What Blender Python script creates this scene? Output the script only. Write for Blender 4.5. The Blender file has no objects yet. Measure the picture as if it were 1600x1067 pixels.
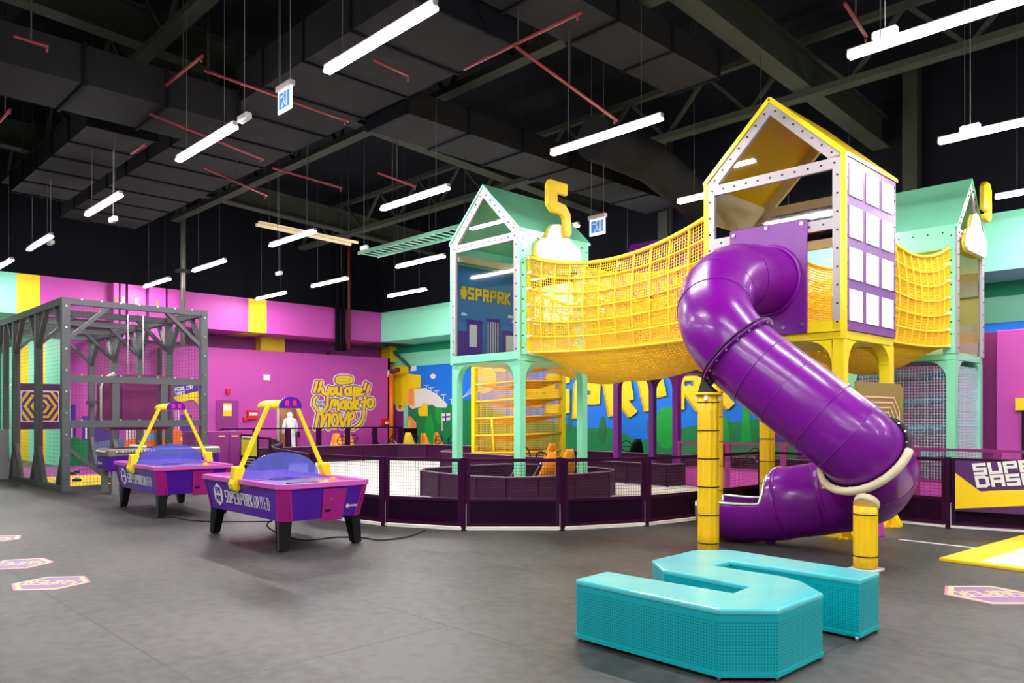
import bpy, math, random
from mathutils import Vector, Matrix
random.seed(7)
S = bpy.context.scene
COL = S.collection
PI = math.pi

# ---------------------------------------------------------------- camera
FPX, HOR, TH, EYE = 1221.0, 649.0, 0.7988, 1.6
cd = bpy.data.cameras.new('camera'); cam = bpy.data.objects.new('camera', cd); COL.objects.link(cam)
cam.location = (0, 0, EYE); cam.rotation_euler = (PI/2, 0, TH)
cd.sensor_width = 36; cd.lens = FPX*36/1600; cd.shift_y = (HOR-533.5)/1600
cd.clip_start = .05; cd.clip_end = 200
S.camera = cam
# ---------------------------------------------------------------- world, exposure
w = bpy.data.worlds.new('hall_world'); S.world = w; w.use_nodes = True
w.node_tree.nodes['Background'].inputs[0].default_value = (.75, .8, 1, 1)
w.node_tree.nodes['Background'].inputs[1].default_value = .02
S.view_settings.view_transform = 'Standard'; S.view_settings.look = 'None'
S.view_settings.exposure = 0.0; S.view_settings.gamma = 1; S.view_settings.use_curve_mapping = False
try:
    S.cycles.max_bounces = 8; S.cycles.diffuse_bounces = 4; S.cycles.transparent_max_bounces = 24
    S.cycles.sample_clamp_indirect = 6
except Exception: pass
LAMP = 212.0          # emission of the strip lamps' diffusers

# ---------------------------------------------------------------- survey: a pixel and a known plane give a place
_c, _s = math.cos(TH), math.sin(TH)
def _xy(u, d):
    r = (u-800)*d/FPX
    return r*_c-d*_s, r*_s+d*_c
def onZ(u, v, Z):
    d = FPX*(Z-EYE)/(HOR-v); x, y = _xy(u, d); return Vector((x, y, Z))
def onY(u, v, Y):
    t = (u-800)/FPX; d = Y/(t*_s+_c); x, y = _xy(u, d); return Vector((x, Y, EYE+(HOR-v)*d/FPX))
def onX(u, v, X):
    t = (u-800)/FPX; d = X/(t*_c-_s); x, y = _xy(u, d); return Vector((X, y, EYE+(HOR-v)*d/FPX))

# ---------------------------------------------------------------- materials
def lin(c):
    return tuple(((x/255)/12.92 if x/255 <= .04045 else ((x/255+.055)/1.055)**2.4) for x in c)
MATS = {}
def mat(name, rgb, rough=.5, metal=0, var=0, scale=6, bump=0, coat=0, spec=.5):
    if name in MATS: return MATS[name]
    m = bpy.data.materials.new(name); m.use_nodes = True; nt = m.node_tree; b = nt.nodes['Principled BSDF']
    c = lin(rgb); b.inputs['Base Color'].default_value = (*c, 1)
    b.inputs['Roughness'].default_value = rough; b.inputs['Metallic'].default_value = metal
    b.inputs['Specular IOR Level'].default_value = spec
    if coat: b.inputs['Coat Weight'].default_value = coat; b.inputs['Coat Roughness'].default_value = .08
    tc = nt.nodes.new('ShaderNodeTexCoord')
    n = nt.nodes.new('ShaderNodeTexNoise'); n.inputs['Scale'].default_value = scale; n.inputs['Detail'].default_value = 4
    nt.links.new(tc.outputs['Object'], n.inputs['Vector'])
    mx = nt.nodes.new('ShaderNodeMix'); mx.data_type = 'RGBA'
    v = max(var, .03)
    mx.inputs[6].default_value = (*[x*(1-v) for x in c], 1); mx.inputs[7].default_value = (*[min(1, x*(1+v)) for x in c], 1)
    nt.links.new(n.outputs['Fac'], mx.inputs[0]); nt.links.new(mx.outputs[2], b.inputs['Base Color'])
    if bump:
        bp = nt.nodes.new('ShaderNodeBump'); bp.inputs['Strength'].default_value = bump; bp.inputs['Distance'].default_value = .01
        n2 = nt.nodes.new('ShaderNodeTexNoise'); n2.inputs['Scale'].default_value = scale*12
        nt.links.new(tc.outputs['Object'], n2.inputs['Vector'])
        nt.links.new(n2.outputs['Fac'], bp.inputs['Height']); nt.links.new(bp.outputs[0], b.inputs['Normal'])
    MATS[name] = m; return m
def emis(name, rgb, strength):
    m = bpy.data.materials.new(name); m.use_nodes = True; b = m.node_tree.nodes['Principled BSDF']
    b.inputs['Base Color'].default_value = (*lin(rgb), 1); b.inputs['Emission Color'].default_value = (*lin(rgb), 1)
    b.inputs['Emission Strength'].default_value = strength; MATS[name] = m; return m
def glass(name, rgb, clear, rough=.03, gl=.5, haze=None):
    m = bpy.data.materials.new(name); m.use_nodes = True; nt = m.node_tree; nt.nodes.clear()
    o = nt.nodes.new('ShaderNodeOutputMaterial'); t = nt.nodes.new('ShaderNodeBsdfTransparent'); t.inputs[0].default_value = (*lin(clear), 1)
    g = nt.nodes.new('ShaderNodeBsdfGlossy'); g.inputs['Roughness'].default_value = rough; g.inputs[0].default_value = (*lin(rgb), 1)
    ge = nt.nodes.new('ShaderNodeNewGeometry'); dt = nt.nodes.new('ShaderNodeVectorMath'); dt.operation = 'DOT_PRODUCT'
    nt.links.new(ge.outputs['Normal'], dt.inputs[0]); nt.links.new(ge.outputs['Incoming'], dt.inputs[1]); last = dt.outputs['Value']
    for op, a, b in (('ABSOLUTE', None, None), ('SUBTRACT', 1.0, None), ('POWER', None, 5.0), ('MULTIPLY', None, .96*gl), ('ADD', None, .045*gl)):
        q = nt.nodes.new('ShaderNodeMath'); q.operation = op; q.use_clamp = op == 'ADD'; i = 1 if a is not None else 0
        if a is not None: q.inputs[0].default_value = a
        if b is not None: q.inputs[1].default_value = b
        nt.links.new(last, q.inputs[i]); last = q.outputs[0]
    mx = nt.nodes.new('ShaderNodeMixShader'); nt.links.new(last, mx.inputs[0])
    if haze:
        h1 = nt.nodes.new('ShaderNodeBsdfDiffuse'); h1.inputs[0].default_value = (*lin(haze), 1); h2 = nt.nodes.new('ShaderNodeBsdfTranslucent'); h2.inputs[0].default_value = (*lin(haze), 1)
        ha = nt.nodes.new('ShaderNodeMixShader'); nt.links.new(h1.outputs[0], ha.inputs[1]); nt.links.new(h2.outputs[0], ha.inputs[2])
        hb = nt.nodes.new('ShaderNodeMixShader'); hb.inputs[0].default_value = .3; nt.links.new(t.outputs[0], hb.inputs[1]); nt.links.new(ha.outputs[0], hb.inputs[2]); t = hb
    nt.links.new(t.outputs[0], mx.inputs[1]); nt.links.new(g.outputs[0], mx.inputs[2]); nt.links.new(mx.outputs[0], o.inputs[0])
    MATS[name] = m; return m
MAG = mat('magenta_paint', (196, 72, 172), .55, var=.04, scale=1)
MAGD = mat('deep_magenta_paint', (150, 45, 140), .55, var=.04, scale=1)
YEL = mat('yellow_paint', (252, 214, 32), .45, var=.03)
YELB = mat('yellow_plastic', (250, 224, 24), .35)
YART = mat('yellow_print', (255, 216, 0), .6)
YARTD = mat('dark_yellow_print', (206, 168, 0), .6)
MINT = mat('mint_paint', (140, 232, 196), .5, var=.03)
MINTP = mat('mint_panel', (140, 234, 194), .3, var=.02, coat=.3)
GREEN = mat('green_paint', (0, 160, 118), .5, var=.03)
BLACK = mat('black_paint', (14, 15, 20), .9, var=.2, spec=.05)
DUCT = mat('dark_duct_metal', (27, 26, 27), .8, var=.3, scale=1.2, spec=.05)
BEAM = mat('dark_beam_steel', (44, 46, 40), .8, var=.2, scale=2, spec=.08)
REDP = mat('red_pipe', (104, 22, 26), .6)
MAROON = mat('maroon_metal', (54, 10, 48), .5, var=.05, spec=.15)
MAROOND = mat('dark_maroon_panel', (32, 3, 32), .5, var=.08, spec=.12)
MAGP = mat('magenta_panel', (140, 44, 118), .4, var=.05)
WHITE = mat('white_plastic', (238, 236, 234), .4)
OFFW = mat('grey_white_board', (172, 164, 168), .5, var=.03)
CREAM = mat('cream_board', (226, 206, 160), .5, var=.05)
SLIDE = mat('purple_slide_plastic', (118, 6, 142), .28, var=.05, scale=2, coat=.15, spec=.4)
PURP = mat('purple_panel', (112, 30, 136), .35, var=.04)
LILAC = mat('lilac_panel', (132, 76, 156), .45, var=.02)
VIO = mat('violet_laminate', (84, 14, 168), .25, var=.03)
PINKR = mat('pink_rim', (216, 92, 196), .25)
MAGL = mat('magenta_laminate', (176, 24, 140), .3)
BLK = mat('black_plastic', (12, 12, 14), .5, spec=.3)
RUB = mat('black_rubber', (30, 30, 32), .8)
STEEL = mat('steel', (190, 190, 194), .3, 1)
GREYS = mat('grey_steel_frame', (86, 88, 94), .5, var=.06)
NETY = mat('yellow_net_rope', (255, 206, 40), .7)
NETO = mat('orange_net_cloth', (245, 160, 20), .8)
NETK = mat('dark_net_cord', (52, 50, 56), .8)
NETW = mat('pale_net_cord', (215, 228, 236), .8)
NETB = mat('blue_net_rope', (60, 170, 205), .7)
TEAL = mat('teal_sheet_metal', (0, 150, 165), .35, var=.03)
ORAN = mat('orange_plastic', (250, 150, 20), .4)
YELC = mat('yellow_rubber_pad', (255, 204, 6), .5, var=.04)
BEIGE = mat('beige_foam', (214, 198, 168), .8, var=.05)
REDB = mat('red_box', (220, 20, 40), .4)
SKYB = mat('blue_print', (0, 120, 235), .6)
GRN1 = mat('dark_green_print', (0, 130, 72), .6)
GRN2 = mat('bright_green_print', (0, 165, 60), .6)
ORA2 = mat('orange_print', (250, 110, 30), .6)
SALM = mat('salmon_print', (250, 150, 100), .6)
PUR2 = mat('violet_print', (84, 30, 150), .6)
LBLU = mat('light_blue_print', (120, 160, 220), .6)
GREYB = mat('slate_print', (108, 116, 160), .6)
GLASS = glass('clear_acrylic', (255, 255, 255), (232, 238, 240), .04, 1.0)
GLASSP = glass('tinted_acrylic', (255, 255, 255), (225, 225, 232), .04, .5)
BLUEG = glass('blue_acrylic', (210, 215, 255), (190, 195, 255), .08, 1.6, (160, 165, 255))
LAMPM = emis('lamp_diffuser', (255, 250, 248), LAMP)
REDE = emis('red_led', (255, 30, 30), 2.5)

# ---------------------------------------------------------------- mesh builder
def rootloc(o):
    v = Vector((0, 0, 0))
    while o is not None: v += o.location; o = o.parent
    return v
class MB:
    def __init__(s): s.v = []; s.f = []; s.sm = []; s.mi = []; s.m = 0; s.k = 0
    def add(s, vs, fs, smooth=False):
        k = len(s.v); s.v += [Vector(p) for p in vs]
        for f in fs: s.f.append([i+k for i in f]); s.sm.append(smooth); s.mi.append(s.m)
        return s
    def bx(s, x0, x1, y0, y1, z0, z1, M=None):
        vs = [Vector((x, y, z)) for z in (z0, z1) for x, y in ((x0, y0), (x1, y0), (x1, y1), (x0, y1))]
        if M: vs = [M(p) for p in vs]
        return s.add(vs, [(3, 2, 1, 0), (4, 5, 6, 7), (0, 1, 5, 4), (1, 2, 6, 5), (2, 3, 7, 6), (3, 0, 4, 7)])
    def beam(s, p, q, w=.05, h=None, up=(0, 0, 1)):
        p, q = Vector(p), Vector(q); h = h or w; d = (q-p).normalized(); up = Vector(up)
        if abs(d.dot(up)) > .99: up = Vector((1, 0, 0))
        r = d.cross(up).normalized(); u = r.cross(d)
        vs = [e+r*a*w/2+u*b*h/2 for e in (p, q) for a, b in ((-1, -1), (1, -1), (1, 1), (-1, 1))]
        return s.add(vs, [(3, 2, 1, 0), (4, 5, 6, 7), (0, 1, 5, 4), (1, 2, 6, 5), (2, 3, 7, 6), (3, 0, 4, 7)])
    def tube(s, pts, r, n=8, cap=True, closed=False, prof=None):
        pts = [Vector(p) for p in pts]; m = len(pts); rings = []; prev = None
        for i, p in enumerate(pts):
            a = pts[i-1] if (i or closed) else p; b = pts[(i+1) % m] if (i < m-1 or closed) else p
            d = (b-a).normalized()
            if prev is None:
                up = Vector((0, 0, 1)) if abs(d.z) < .9 else Vector((1, 0, 0)); rr = d.cross(up).normalized()
            else:
                rr = prev-d*prev.dot(d)
                rr = rr.normalized() if rr.length > 1e-6 else d.orthogonal().normalized()
            prev = rr; uu = rr.cross(d); R = r[i] if isinstance(r, (list, tuple)) else r
            rings.append([p+(rr*math.cos(2*PI*j/n)+uu*math.sin(2*PI*j/n))*R*(prof(j) if prof else 1) for j in range(n)])
        vs = [q for g in rings for q in g]; fs = []
        for i in range(m if closed else m-1):
            for j in range(n):
                a = i*n+j; b = i*n+(j+1) % n; c2 = ((i+1) % m)*n
                fs.append((a, b, c2+(j+1) % n, c2+j))
        s.add(vs, fs, n > 4)
        if cap and not closed:
            k = len(s.v)-len(vs)
            s.f.append([k+j for j in range(n)][::-1]); s.f.append([k+(m-1)*n+j for j in range(n)]); s.sm += [False]*2; s.mi += [s.m]*2
        return s
    def disc(s, c, r, h, n=24, axis='z'):
        c = Vector(c); A = {'z': Vector((0, 0, 1)), 'x': Vector((1, 0, 0)), 'y': Vector((0, 1, 0))}[axis]
        return s.tube([c, c+A*h], r, n)
    def prism(s, poly, M, d0, d1):
        n = len(poly); a = [M(Vector((x, y, d0))) for x, y in poly]; b = [M(Vector((x, y, d1))) for x, y in poly]
        return s.add(a+b, [list(range(n))[::-1], list(range(n, 2*n))]+[(i, (i+1) % n, n+(i+1) % n, n+i) for i in range(n)])
    def stroke(s, pts, w, M, d0, d1, cap=True, rnd=False, closed=False):
        if closed: pts = list(pts)+[pts[0]]
        for a, b in zip(pts, pts[1:]):
            a, b = Vector(a), Vector(b); d = b-a
            if d.length < 1e-9: continue
            s.k = (s.k+1) % 11; dk = d1+s.k*(d1-d0)*.03
            d.normalize(); nrm = Vector((-d.y, d.x))*w/2; e = d*w/2 if (cap and not rnd) else d*0
            s.prism([tuple(a-e-nrm), tuple(b+e-nrm), tuple(b+e+nrm), tuple(a-e+nrm)], M, d0, dk)
        if rnd:
            for i, p in enumerate(pts):
                s.prism([(p[0]+math.cos(2*PI*k/10)*w/2, p[1]+math.sin(2*PI*k/10)*w/2) for k in range(10)], M, d0, d1-(d1-d0)*(.02+.02*(i % 9)))
        return s
    def net(s, fn, nu, nv, r, su=12, sv=12, n=3):
        for i in range(nu+1): s.tube([fn(i/nu, j/sv) for j in range(sv+1)], r, n, False)
        for j in range(nv+1): s.tube([fn(i/su, j/nv) for i in range(su+1)], r, n, False)
        return s
    def build(s, name, m, parent=None, bevel=0, seg=1, local=False):
        me = bpy.data.meshes.new(name); off = Vector((0, 0, 0)) if (local or parent is None) else rootloc(parent)
        me.from_pydata([tuple(p-off) for p in s.v], [], s.f); ms = m if isinstance(m, (list, tuple)) else [m]
        for q in ms: me.materials.append(q)
        me.polygons.foreach_set('use_smooth', s.sm); me.polygons.foreach_set('material_index', s.mi)
        me.validate(); me.update()
        o = bpy.data.objects.new(name, me); COL.objects.link(o); o.parent = parent
        if bevel:
            b = o.modifiers.new('bevel', 'BEVEL'); b.width = bevel; b.segments = seg; b.limit_method = 'ANGLE'; b.angle_limit = .7
        return o
def tag(o, label, cat, group=None, kind=None):
    o['label'] = label; o['category'] = cat
    if group: o['group'] = group
    if kind: o['kind'] = kind
    return o
def thing(name, label, cat, loc=(0, 0, 0), group=None, rotz=0):
    o = bpy.data.objects.new(name, None); COL.objects.link(o); o.location = loc; o.rotation_euler = (0, 0, rotz)
    o.empty_display_size = .2
    return tag(o, label, cat, group)
def struct(o): o['kind'] = 'structure'; return o
def copy_tree(o, parent=None):
    c = o.copy(); COL.objects.link(c); c.parent = parent
    for ch in list(o.children): copy_tree(ch, c)
    return c
def bx(*a): return MB().bx(*a)
def PL(o, x, y, n=None):
    o, x, y = Vector(o), Vector(x), Vector(y); n = Vector(n) if n else x.cross(y).normalized()
    return lambda p: o+x*p.x+y*p.y+n*p.z
# pixel -> wall-plane frames; the third coordinate is the height of the print above the wall towards the hall
def FY(Y): return lambda p: onY(p.x, p.y, Y)+Vector((0, -p.z, 0))
def FX(X): return lambda p: onX(p.x, p.y, X)+Vector((p.z, 0, 0))

# ---------------------------------------------------------------- block letters on a 4 x 6 grid
G = {'S': [[(4, 6), (0, 6), (0, 3), (4, 3), (4, 0), (0, 0)]], 'U': [[(0, 6), (0, 0), (4, 0), (4, 6)]], 'P': [[(0, 0), (0, 6), (4, 6), (4, 3), (0, 3)]],
 'E': [[(4, 6), (0, 6), (0, 0), (4, 0)], [(0, 3), (3.4, 3)]], 'R': [[(0, 0), (0, 6), (4, 6), (4, 3), (0, 3)], [(1.8, 3), (4, 0)]], 'D': [[(0, 0), (0, 6), (3, 6), (4, 5), (4, 1), (3, 0), (0, 0)]],
 'A': [[(0, 0), (0, 6), (4, 6), (4, 0)], [(0, 2.6), (4, 2.6)]], 'H': [[(0, 0), (0, 6)], [(4, 0), (4, 6)], [(0, 3), (4, 3)]], 'K': [[(0, 0), (0, 6)], [(4, 6), (.6, 3), (4, 0)]],
 'L': [[(0, 6), (0, 0), (4, 0)]], 'C': [[(4, 6), (0, 6), (0, 0), (4, 0)]], 'T': [[(0, 6), (4, 6)], [(2, 6), (2, 0)]], 'N': [[(0, 0), (0, 6), (4, 0), (4, 6)]], 'I': [[(2, 0), (2, 6)]],
 '#': [[(1, 0), (1.4, 6)], [(3, 0), (3.4, 6)], [(0, 2), (4.2, 2)], [(0, 4), (4.2, 4)]], 'W': [[(0, 6), (0, 0), (4, 0), (4, 6)], [(2, 0), (2, 4)]], ' ': []}
def text(mb, t, M, x, y, h, wd, th, gap=None, d0=0, d1=.01):
    gap = gap if gap is not None else wd*.5+th
    for ch in t:
        for pl in G[ch]: mb.stroke([(x+a*wd/4, y+b*h/6) for a, b in pl], th, M, d0, d1)
        x += (wd*.25 if ch == ' ' else (wd*.3 if ch == 'I' else wd))+gap
    return x
HEXL = [(math.sin(k*PI/3), math.cos(k*PI/3)) for k in range(6)]
def park_logo(root, M, x, y, r, m1, m2, d=.004, squash=1):
    MB().prism([(x+a*r*squash, y+b*r) for a, b in HEXL], M, 0, d).build('badge', m1, root)
    t = MB(); text(t, 'SPR', M, x-r*.55*squash, y+r*.12, r*.4, r*.25*squash, r*.09, r*.16*squash, d, d*1.8); text(t, 'PRK', M, x-r*.55*squash, y-r*.52, r*.4, r*.25*squash, r*.09, r*.16*squash, d, d*1.8)
    t.build('badge_lettering', m2, root)

# ================================================================ THE HALL
BW, BH = 18.37, 4.58          # front face of the upper band on the back wall, its underside
LW = -26.5
TOP = 5.77
XR, YF, CZ = 13.0, -11.0, 9.2
def floor_mat():
    m = bpy.data.materials.new('rubber_floor'); m.use_nodes = True; nt = m.node_tree; b = nt.nodes['Principled BSDF']; L = nt.links.new
    tc = nt.nodes.new('ShaderNodeTexCoord'); n1 = nt.nodes.new('ShaderNodeTexNoise'); n1.inputs['Scale'].default_value = .55; n1.inputs['Detail'].default_value = 7
    n2 = nt.nodes.new('ShaderNodeTexNoise'); n2.inputs['Scale'].default_value = 9; n2.inputs['Detail'].default_value = 6
    L(tc.outputs['Object'], n1.inputs['Vector']); L(tc.outputs['Object'], n2.inputs['Vector'])
    r = nt.nodes.new('ShaderNodeValToRGB'); r.color_ramp.elements[0].position = .4; r.color_ramp.elements[1].position = .62
    r.color_ramp.elements[0].color = (*lin((36, 35, 35)), 1); r.color_ramp.elements[1].color = (*lin((82, 80, 79)), 1)
    a = nt.nodes.new('ShaderNodeMath'); a.operation = 'MULTIPLY_ADD'; a.inputs[1].default_value = .35
    L(n2.outputs['Fac'], a.inputs[0]); s2 = nt.nodes.new('ShaderNodeMath'); s2.operation = 'MULTIPLY'; s2.inputs[1].default_value = .68
    L(n1.outputs['Fac'], s2.inputs[0]); L(s2.outputs[0], a.inputs[2]); L(a.outputs[0], r.inputs[0])
    br = nt.nodes.new('ShaderNodeTexBrick'); br.inputs['Scale'].default_value = 1; br.inputs['Brick Width'].default_value = 4.6; br.inputs['Row Height'].default_value = 1.9
    br.inputs['Mortar Size'].default_value = .008; br.inputs['Color1'].default_value = (1, 1, 1, 1); br.inputs['Color2'].default_value = (.94, .94, .94, 1); br.inputs['Mortar'].default_value = (.3, .3, .3, 1)
    L(tc.outputs['Object'], br.inputs['Vector'])
    mx = nt.nodes.new('ShaderNodeMix'); mx.data_type = 'RGBA'; mx.blend_type = 'MULTIPLY'; mx.inputs[0].default_value = 1
    L(r.outputs[0], mx.inputs[6]); L(br.outputs['Color'], mx.inputs[7]); L(mx.outputs[2], b.inputs['Base Color'])
    rr = nt.nodes.new('ShaderNodeMapRange'); rr.inputs[3].default_value = .38; rr.inputs[4].default_value = .6; L(n1.outputs['Fac'], rr.inputs[0]); L(rr.outputs[0], b.inputs['Roughness'])
    return m
FLOORM = floor_mat()
TRACKF = mat('pale_track_floor', (226, 222, 216), .6, var=.03, scale=2)
struct(bx(-38, XR, YF, 22.5, -.2, 0).build('floor', FLOORM))
struct(bx(-38, XR, YF, 22.5, CZ, CZ+.2).build('ceiling', BLACK))
struct(bx(XR, XR+.2, YF, 22.5, 0, CZ).build('wall_right', MINT)); struct(bx(-38, XR, YF-.2, YF, 0, CZ).build('wall_front', OFFW))
struct(bx(-28.6, XR, 20.02, 20.3, 0, BH).build('wall_back', MINT))
struct(bx(-28.6, XR, BW, 20.3, TOP, CZ).build('wall_back_top', BLACK))
struct(bx(-28.6, LW, YF, 20.3, TOP, CZ).build('wall_left_top', BLACK))
struct(bx(LW, XR, BW, 20.3, BH, TOP).build('trim_1', MINT))
struct(bx(-28.6, XR, 19.99, 20.02, BH-.32, BH).build('trim_2', GREEN))
def yl(u): return onX(u, 450, LW).y
ys = [YF, yl(26), yl(62.8), yl(388.3), yl(416.5), BW]
for i, (m, a, b) in enumerate(zip((MINT, YEL, MAG, YEL, MAG), ys, ys[1:])):
    struct(bx(-28.6, LW, a, b, BH, TOP).build('wall_left_band', m))
struct(bx(-28.6, -28.4, 7.1, 20.3, 0, BH).build('wall_left', MAGD))
struct(bx(-38.2, -38, YF, 7.1, 0, BH+2).build('wall_left_far', MINT))
struct(bx(-38, -28.4, YF, 7.1, BH+.02, BH+.2).build('ceiling_left_bay', GREEN))
struct(bx(-28.4, -28.0, 13.9, 14.9, 3.0, BH).build('trim_3', YEL)); struct(bx(-28.4, -27.75, 19.7, 20, 3.9, BH).build('trim_4', YEL))
# lit magenta wall panels standing proud of the left band, with dark gaps between
for k, (u0, u1) in enumerate(((173, 181), (184, 191.5), (195.5, 222), (228, 254), (257.5, 276))):
    a, b = yl(u0), yl(u1)
    p = tag(bx(LW+.002, LW+.28, a, b, BH-.55, TOP-.02).build('wall_panel', MAG), ['narrow magenta wall panel with an orange slot, leftmost beside the dark gaps', 'narrow magenta wall panel with a pale slot, second from the left', 'broad magenta wall panel with a white slot high on left wall', 'broad magenta wall panel with an orange slot high on left wall', 'magenta wall panel without slot, rightmost of the row above the cage'][k], 'wall panel', 'magenta panels on the left wall')
    if k < 4: MB().bx(LW+.28, LW+.29, (a+b)/2-.04, (a+b)/2+.04, 4.95, 5.35).build('slot', [ORA2, LBLU, WHITE, ORA2][k], p)
tag(bx(LW+.002, LW+.1, yl(277), yl(286), BH, TOP-.02).build('dark_recess', MAROON), 'dark narrow recess strip on the magenta wall', 'recess')

# annex: magenta partition in front of the left wall, with a real doorway
AX = -27.5
def ay(u): return onX(u, 600, AX).y
ZT = onX(609, 560, AX).z
YA, YB = ay(95), ay(609)
d0, d1 = ay(432.6), ay(465)
a = MB(); a.bx(AX-.12, AX, YA, d0, 0, ZT); a.bx(AX-.12, AX, d1, YB, 0, ZT); a.bx(AX-.12, AX, d0, d1, 2.15, ZT); a.bx(-28.4, AX, YB-.1, YB, 0, ZT)
struct(a.build('wall_annex', MAG))
struct(bx(-28.35, -28.3, d0-.8, d1+.8, 0, 2.6).build('wall_doorway_room', WHITE))
tag(bx(-28.29, -28.2, d1-.35, d1+.3, 0, 2.05).build('wooden_door', mat('light_wood', (205, 150, 95), .5, var=.15, scale=3)), 'pale wooden door standing inside the bright doorway', 'door')
l = thing('ceiling_lamp', 'square ceiling lamp inside the bright doorway room', 'lamp', (-28, (d0+d1)/2, 2.5))
MB().bx(-28.1, -27.7, (d0+d1)/2-.2, (d0+d1)/2+.2, 2.48, 2.5).build('diffuser', emis('room_lamp', (255, 250, 240), 14), l); MB().bx(-28.13, -27.67, (d0+d1)/2-.23, (d0+d1)/2+.23, 2.5, 2.55).build('housing', WHITE, l)
# striped mint and yellow wall closing the annex towards the camera
zA = onY(45, 535, YA).z
for k, (u0, u1, m) in enumerate(((-60, 28, MINT), (28, 46, YEL), (46, 62, MINT), (62, 72, YEL), (72, 95, MINT))):
    x0, x1 = onY(u0, 600, YA).x, onY(u1, 600, YA).x
    struct(bx(x0, x1, YA-.02, YA+.1, .0, zA).build('wall_annex_side', m))
struct(bx(-38, AX, YA-.0, YA+.1, zA, BH+1.2).build('wall_annex_upper', GREEN))

# door 1 in the annex, its notice, fire equipment
y0, y1 = ay(337), ay(372)
t = struct(bx(AX, AX+.04, y0, y1, 0, onX(337, 625, AX).z).build('door_1', MAGD))
MB().bx(AX+.04, AX+.1, y1-.32, y1-.12, 1.02, 1.06).build('door_handle', STEEL, t)
n = MB(); n.bx(AX+.041, AX+.05, ay(348), ay(361), onX(355, 650, AX).z, onX(355, 630, AX).z); n.build('notice', YEL, t)
MB().bx(AX+.05, AX+.055, ay(348), ay(361), onX(355, 641, AX).z, onX(355, 634, AX).z).build('notice_band', WHITE, t)
def wallbox(name, label, cat, u0, v0, u1, v1, m, dep=.12, X=AX):
    a, b = onX(u0, v1, X), onX(u1, v0, X)
    return tag(bx(X+.001, X+dep, a.y, b.y, a.z, b.z).build(name, m), label, cat)
r = wallbox('hose_reel_cabinet', 'red fire cabinet with pale label beside the magenta door', 'fire cabinet', 385, 641, 401, 655, REDB)
MB().bx(AX+.12, AX+.125, ay(387.5), ay(400), onX(392, 649, AX).z, onX(392, 644.5, AX).z).build('label_plate', WHITE, r)
r = wallbox('fire_call_point', 'small round red call point low beside the red cabinet', 'call point', 379, 652, 384, 658, REDB)
r = wallbox('fire_bell', 'small red fire bell on the magenta wall above the door', 'bell', 352, 607.5, 358.5, 615, REDB)
r = wallbox('fire_alarm_box', 'red fire box on magenta wall right of the painted quote', 'fire cabinet', 595, 654, 606.5, 664, REDB)
MB().bx(AX+.12, AX+.125, ay(599), ay(604), onX(600, 662, AX).z, onX(600, 659, AX).z).build('label_plate', WHITE, r)
wallbox('thermostat', 'small white square box on the magenta wall', 'thermostat', 411.5, 585.5, 421, 594, WHITE, .06)
c_ = thing('security_camera', 'white security camera at the right end of magenta wall', 'camera', onX(603, 583, AX))
MB().tube([onX(606, 581, AX), onX(603, 583, AX)+Vector((.35, 0, 0))], .09, 10).build('camera_body', WHITE, c_); MB().tube([onX(606, 581, AX)+Vector((0, 0, 0)), onX(606, 587, AX)+Vector((.02, 0, -.05))], .04, 8).build('bracket', WHITE, c_)

# painted quote on the annex
def qz(p): return (480+p[0]/8.89, 580+p[1]/8.89)
def circ(cx, cy, rx, ry, n=10): return [(cx+rx*math.cos(2*PI*k/n), cy+ry*math.sin(2*PI*k/n)) for k in range(n+1)]
Q = [[(405, 100), (450, 80), (560, 80), (612, 98), (605, 145), (560, 162), (440, 165), (408, 148), (405, 100)], [(450, 122), (560, 118)],
 [(130, 150), (95, 285)], [(190, 150), (155, 285)], [(812, 165), (785, 255)], [(860, 195), (830, 290)],
 [(205, 230), (215, 300), (250, 322), (290, 290)], [(300, 222), (278, 350), (275, 480), (210, 568), (140, 548), (85, 460), (98, 385), (128, 350)],
 circ(348, 280, 28, 48), [(400, 222), (400, 300), (425, 330), (458, 300)], [(465, 222), (468, 345)], circ(555, 280, 32, 48), [(600, 222), (602, 335)],
 [(640, 345), (652, 222), (700, 232), (690, 280), (655, 290), (688, 340)], [(708, 290), (748, 278), (742, 236), (712, 250), (710, 325), (768, 322)],
 [(308, 545), (345, 400), (385, 402), (372, 480), (420, 402), (430, 540)], circ(492, 470, 30, 52), [(535, 405), (535, 530)], circ(585, 470, 28, 52), [(655, 365), (615, 530)],
 [(655, 475), (700, 452), (690, 405), (658, 430), (660, 520), (720, 522)], [(805, 350), (782, 520)], [(750, 425), (835, 412)], circ(872, 440, 38, 60),
 [(112, 790), (150, 592), (210, 602), (192, 780), (262, 602), (312, 602), (292, 790)], circ(380, 680, 42, 88), [(450, 592), (482, 780), (560, 575)],
 [(565, 700), (655, 640), (640, 575), (585, 590), (565, 790)], [(785, 550), (775, 650), (722, 740), (625, 800)]]
q = thing('wall_lettering', 'yellow brush lettering with white outline saying you are made to move', 'lettering', onX(535, 635, AX))
F = FX(AX)
for nm, wd, m, a, b in (('white_outline', 92, WHITE, 0, .012), ('magenta_inset', 62, MAGD, .012, .02), ('yellow_letters', 36, YART, .02, .03)):
    mb = MB()
    for pl in Q: mb.stroke([qz(p) for p in pl], wd/8.89, F, a, b, rnd=True)
    mb.build(nm, m, q)
mb = MB(); mb.prism([qz(p) for p in ((140, 400), (240, 400), (235, 470), (190, 560), (140, 500))], F, .021, .031); mb.build('shield', WHITE, q)
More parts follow.
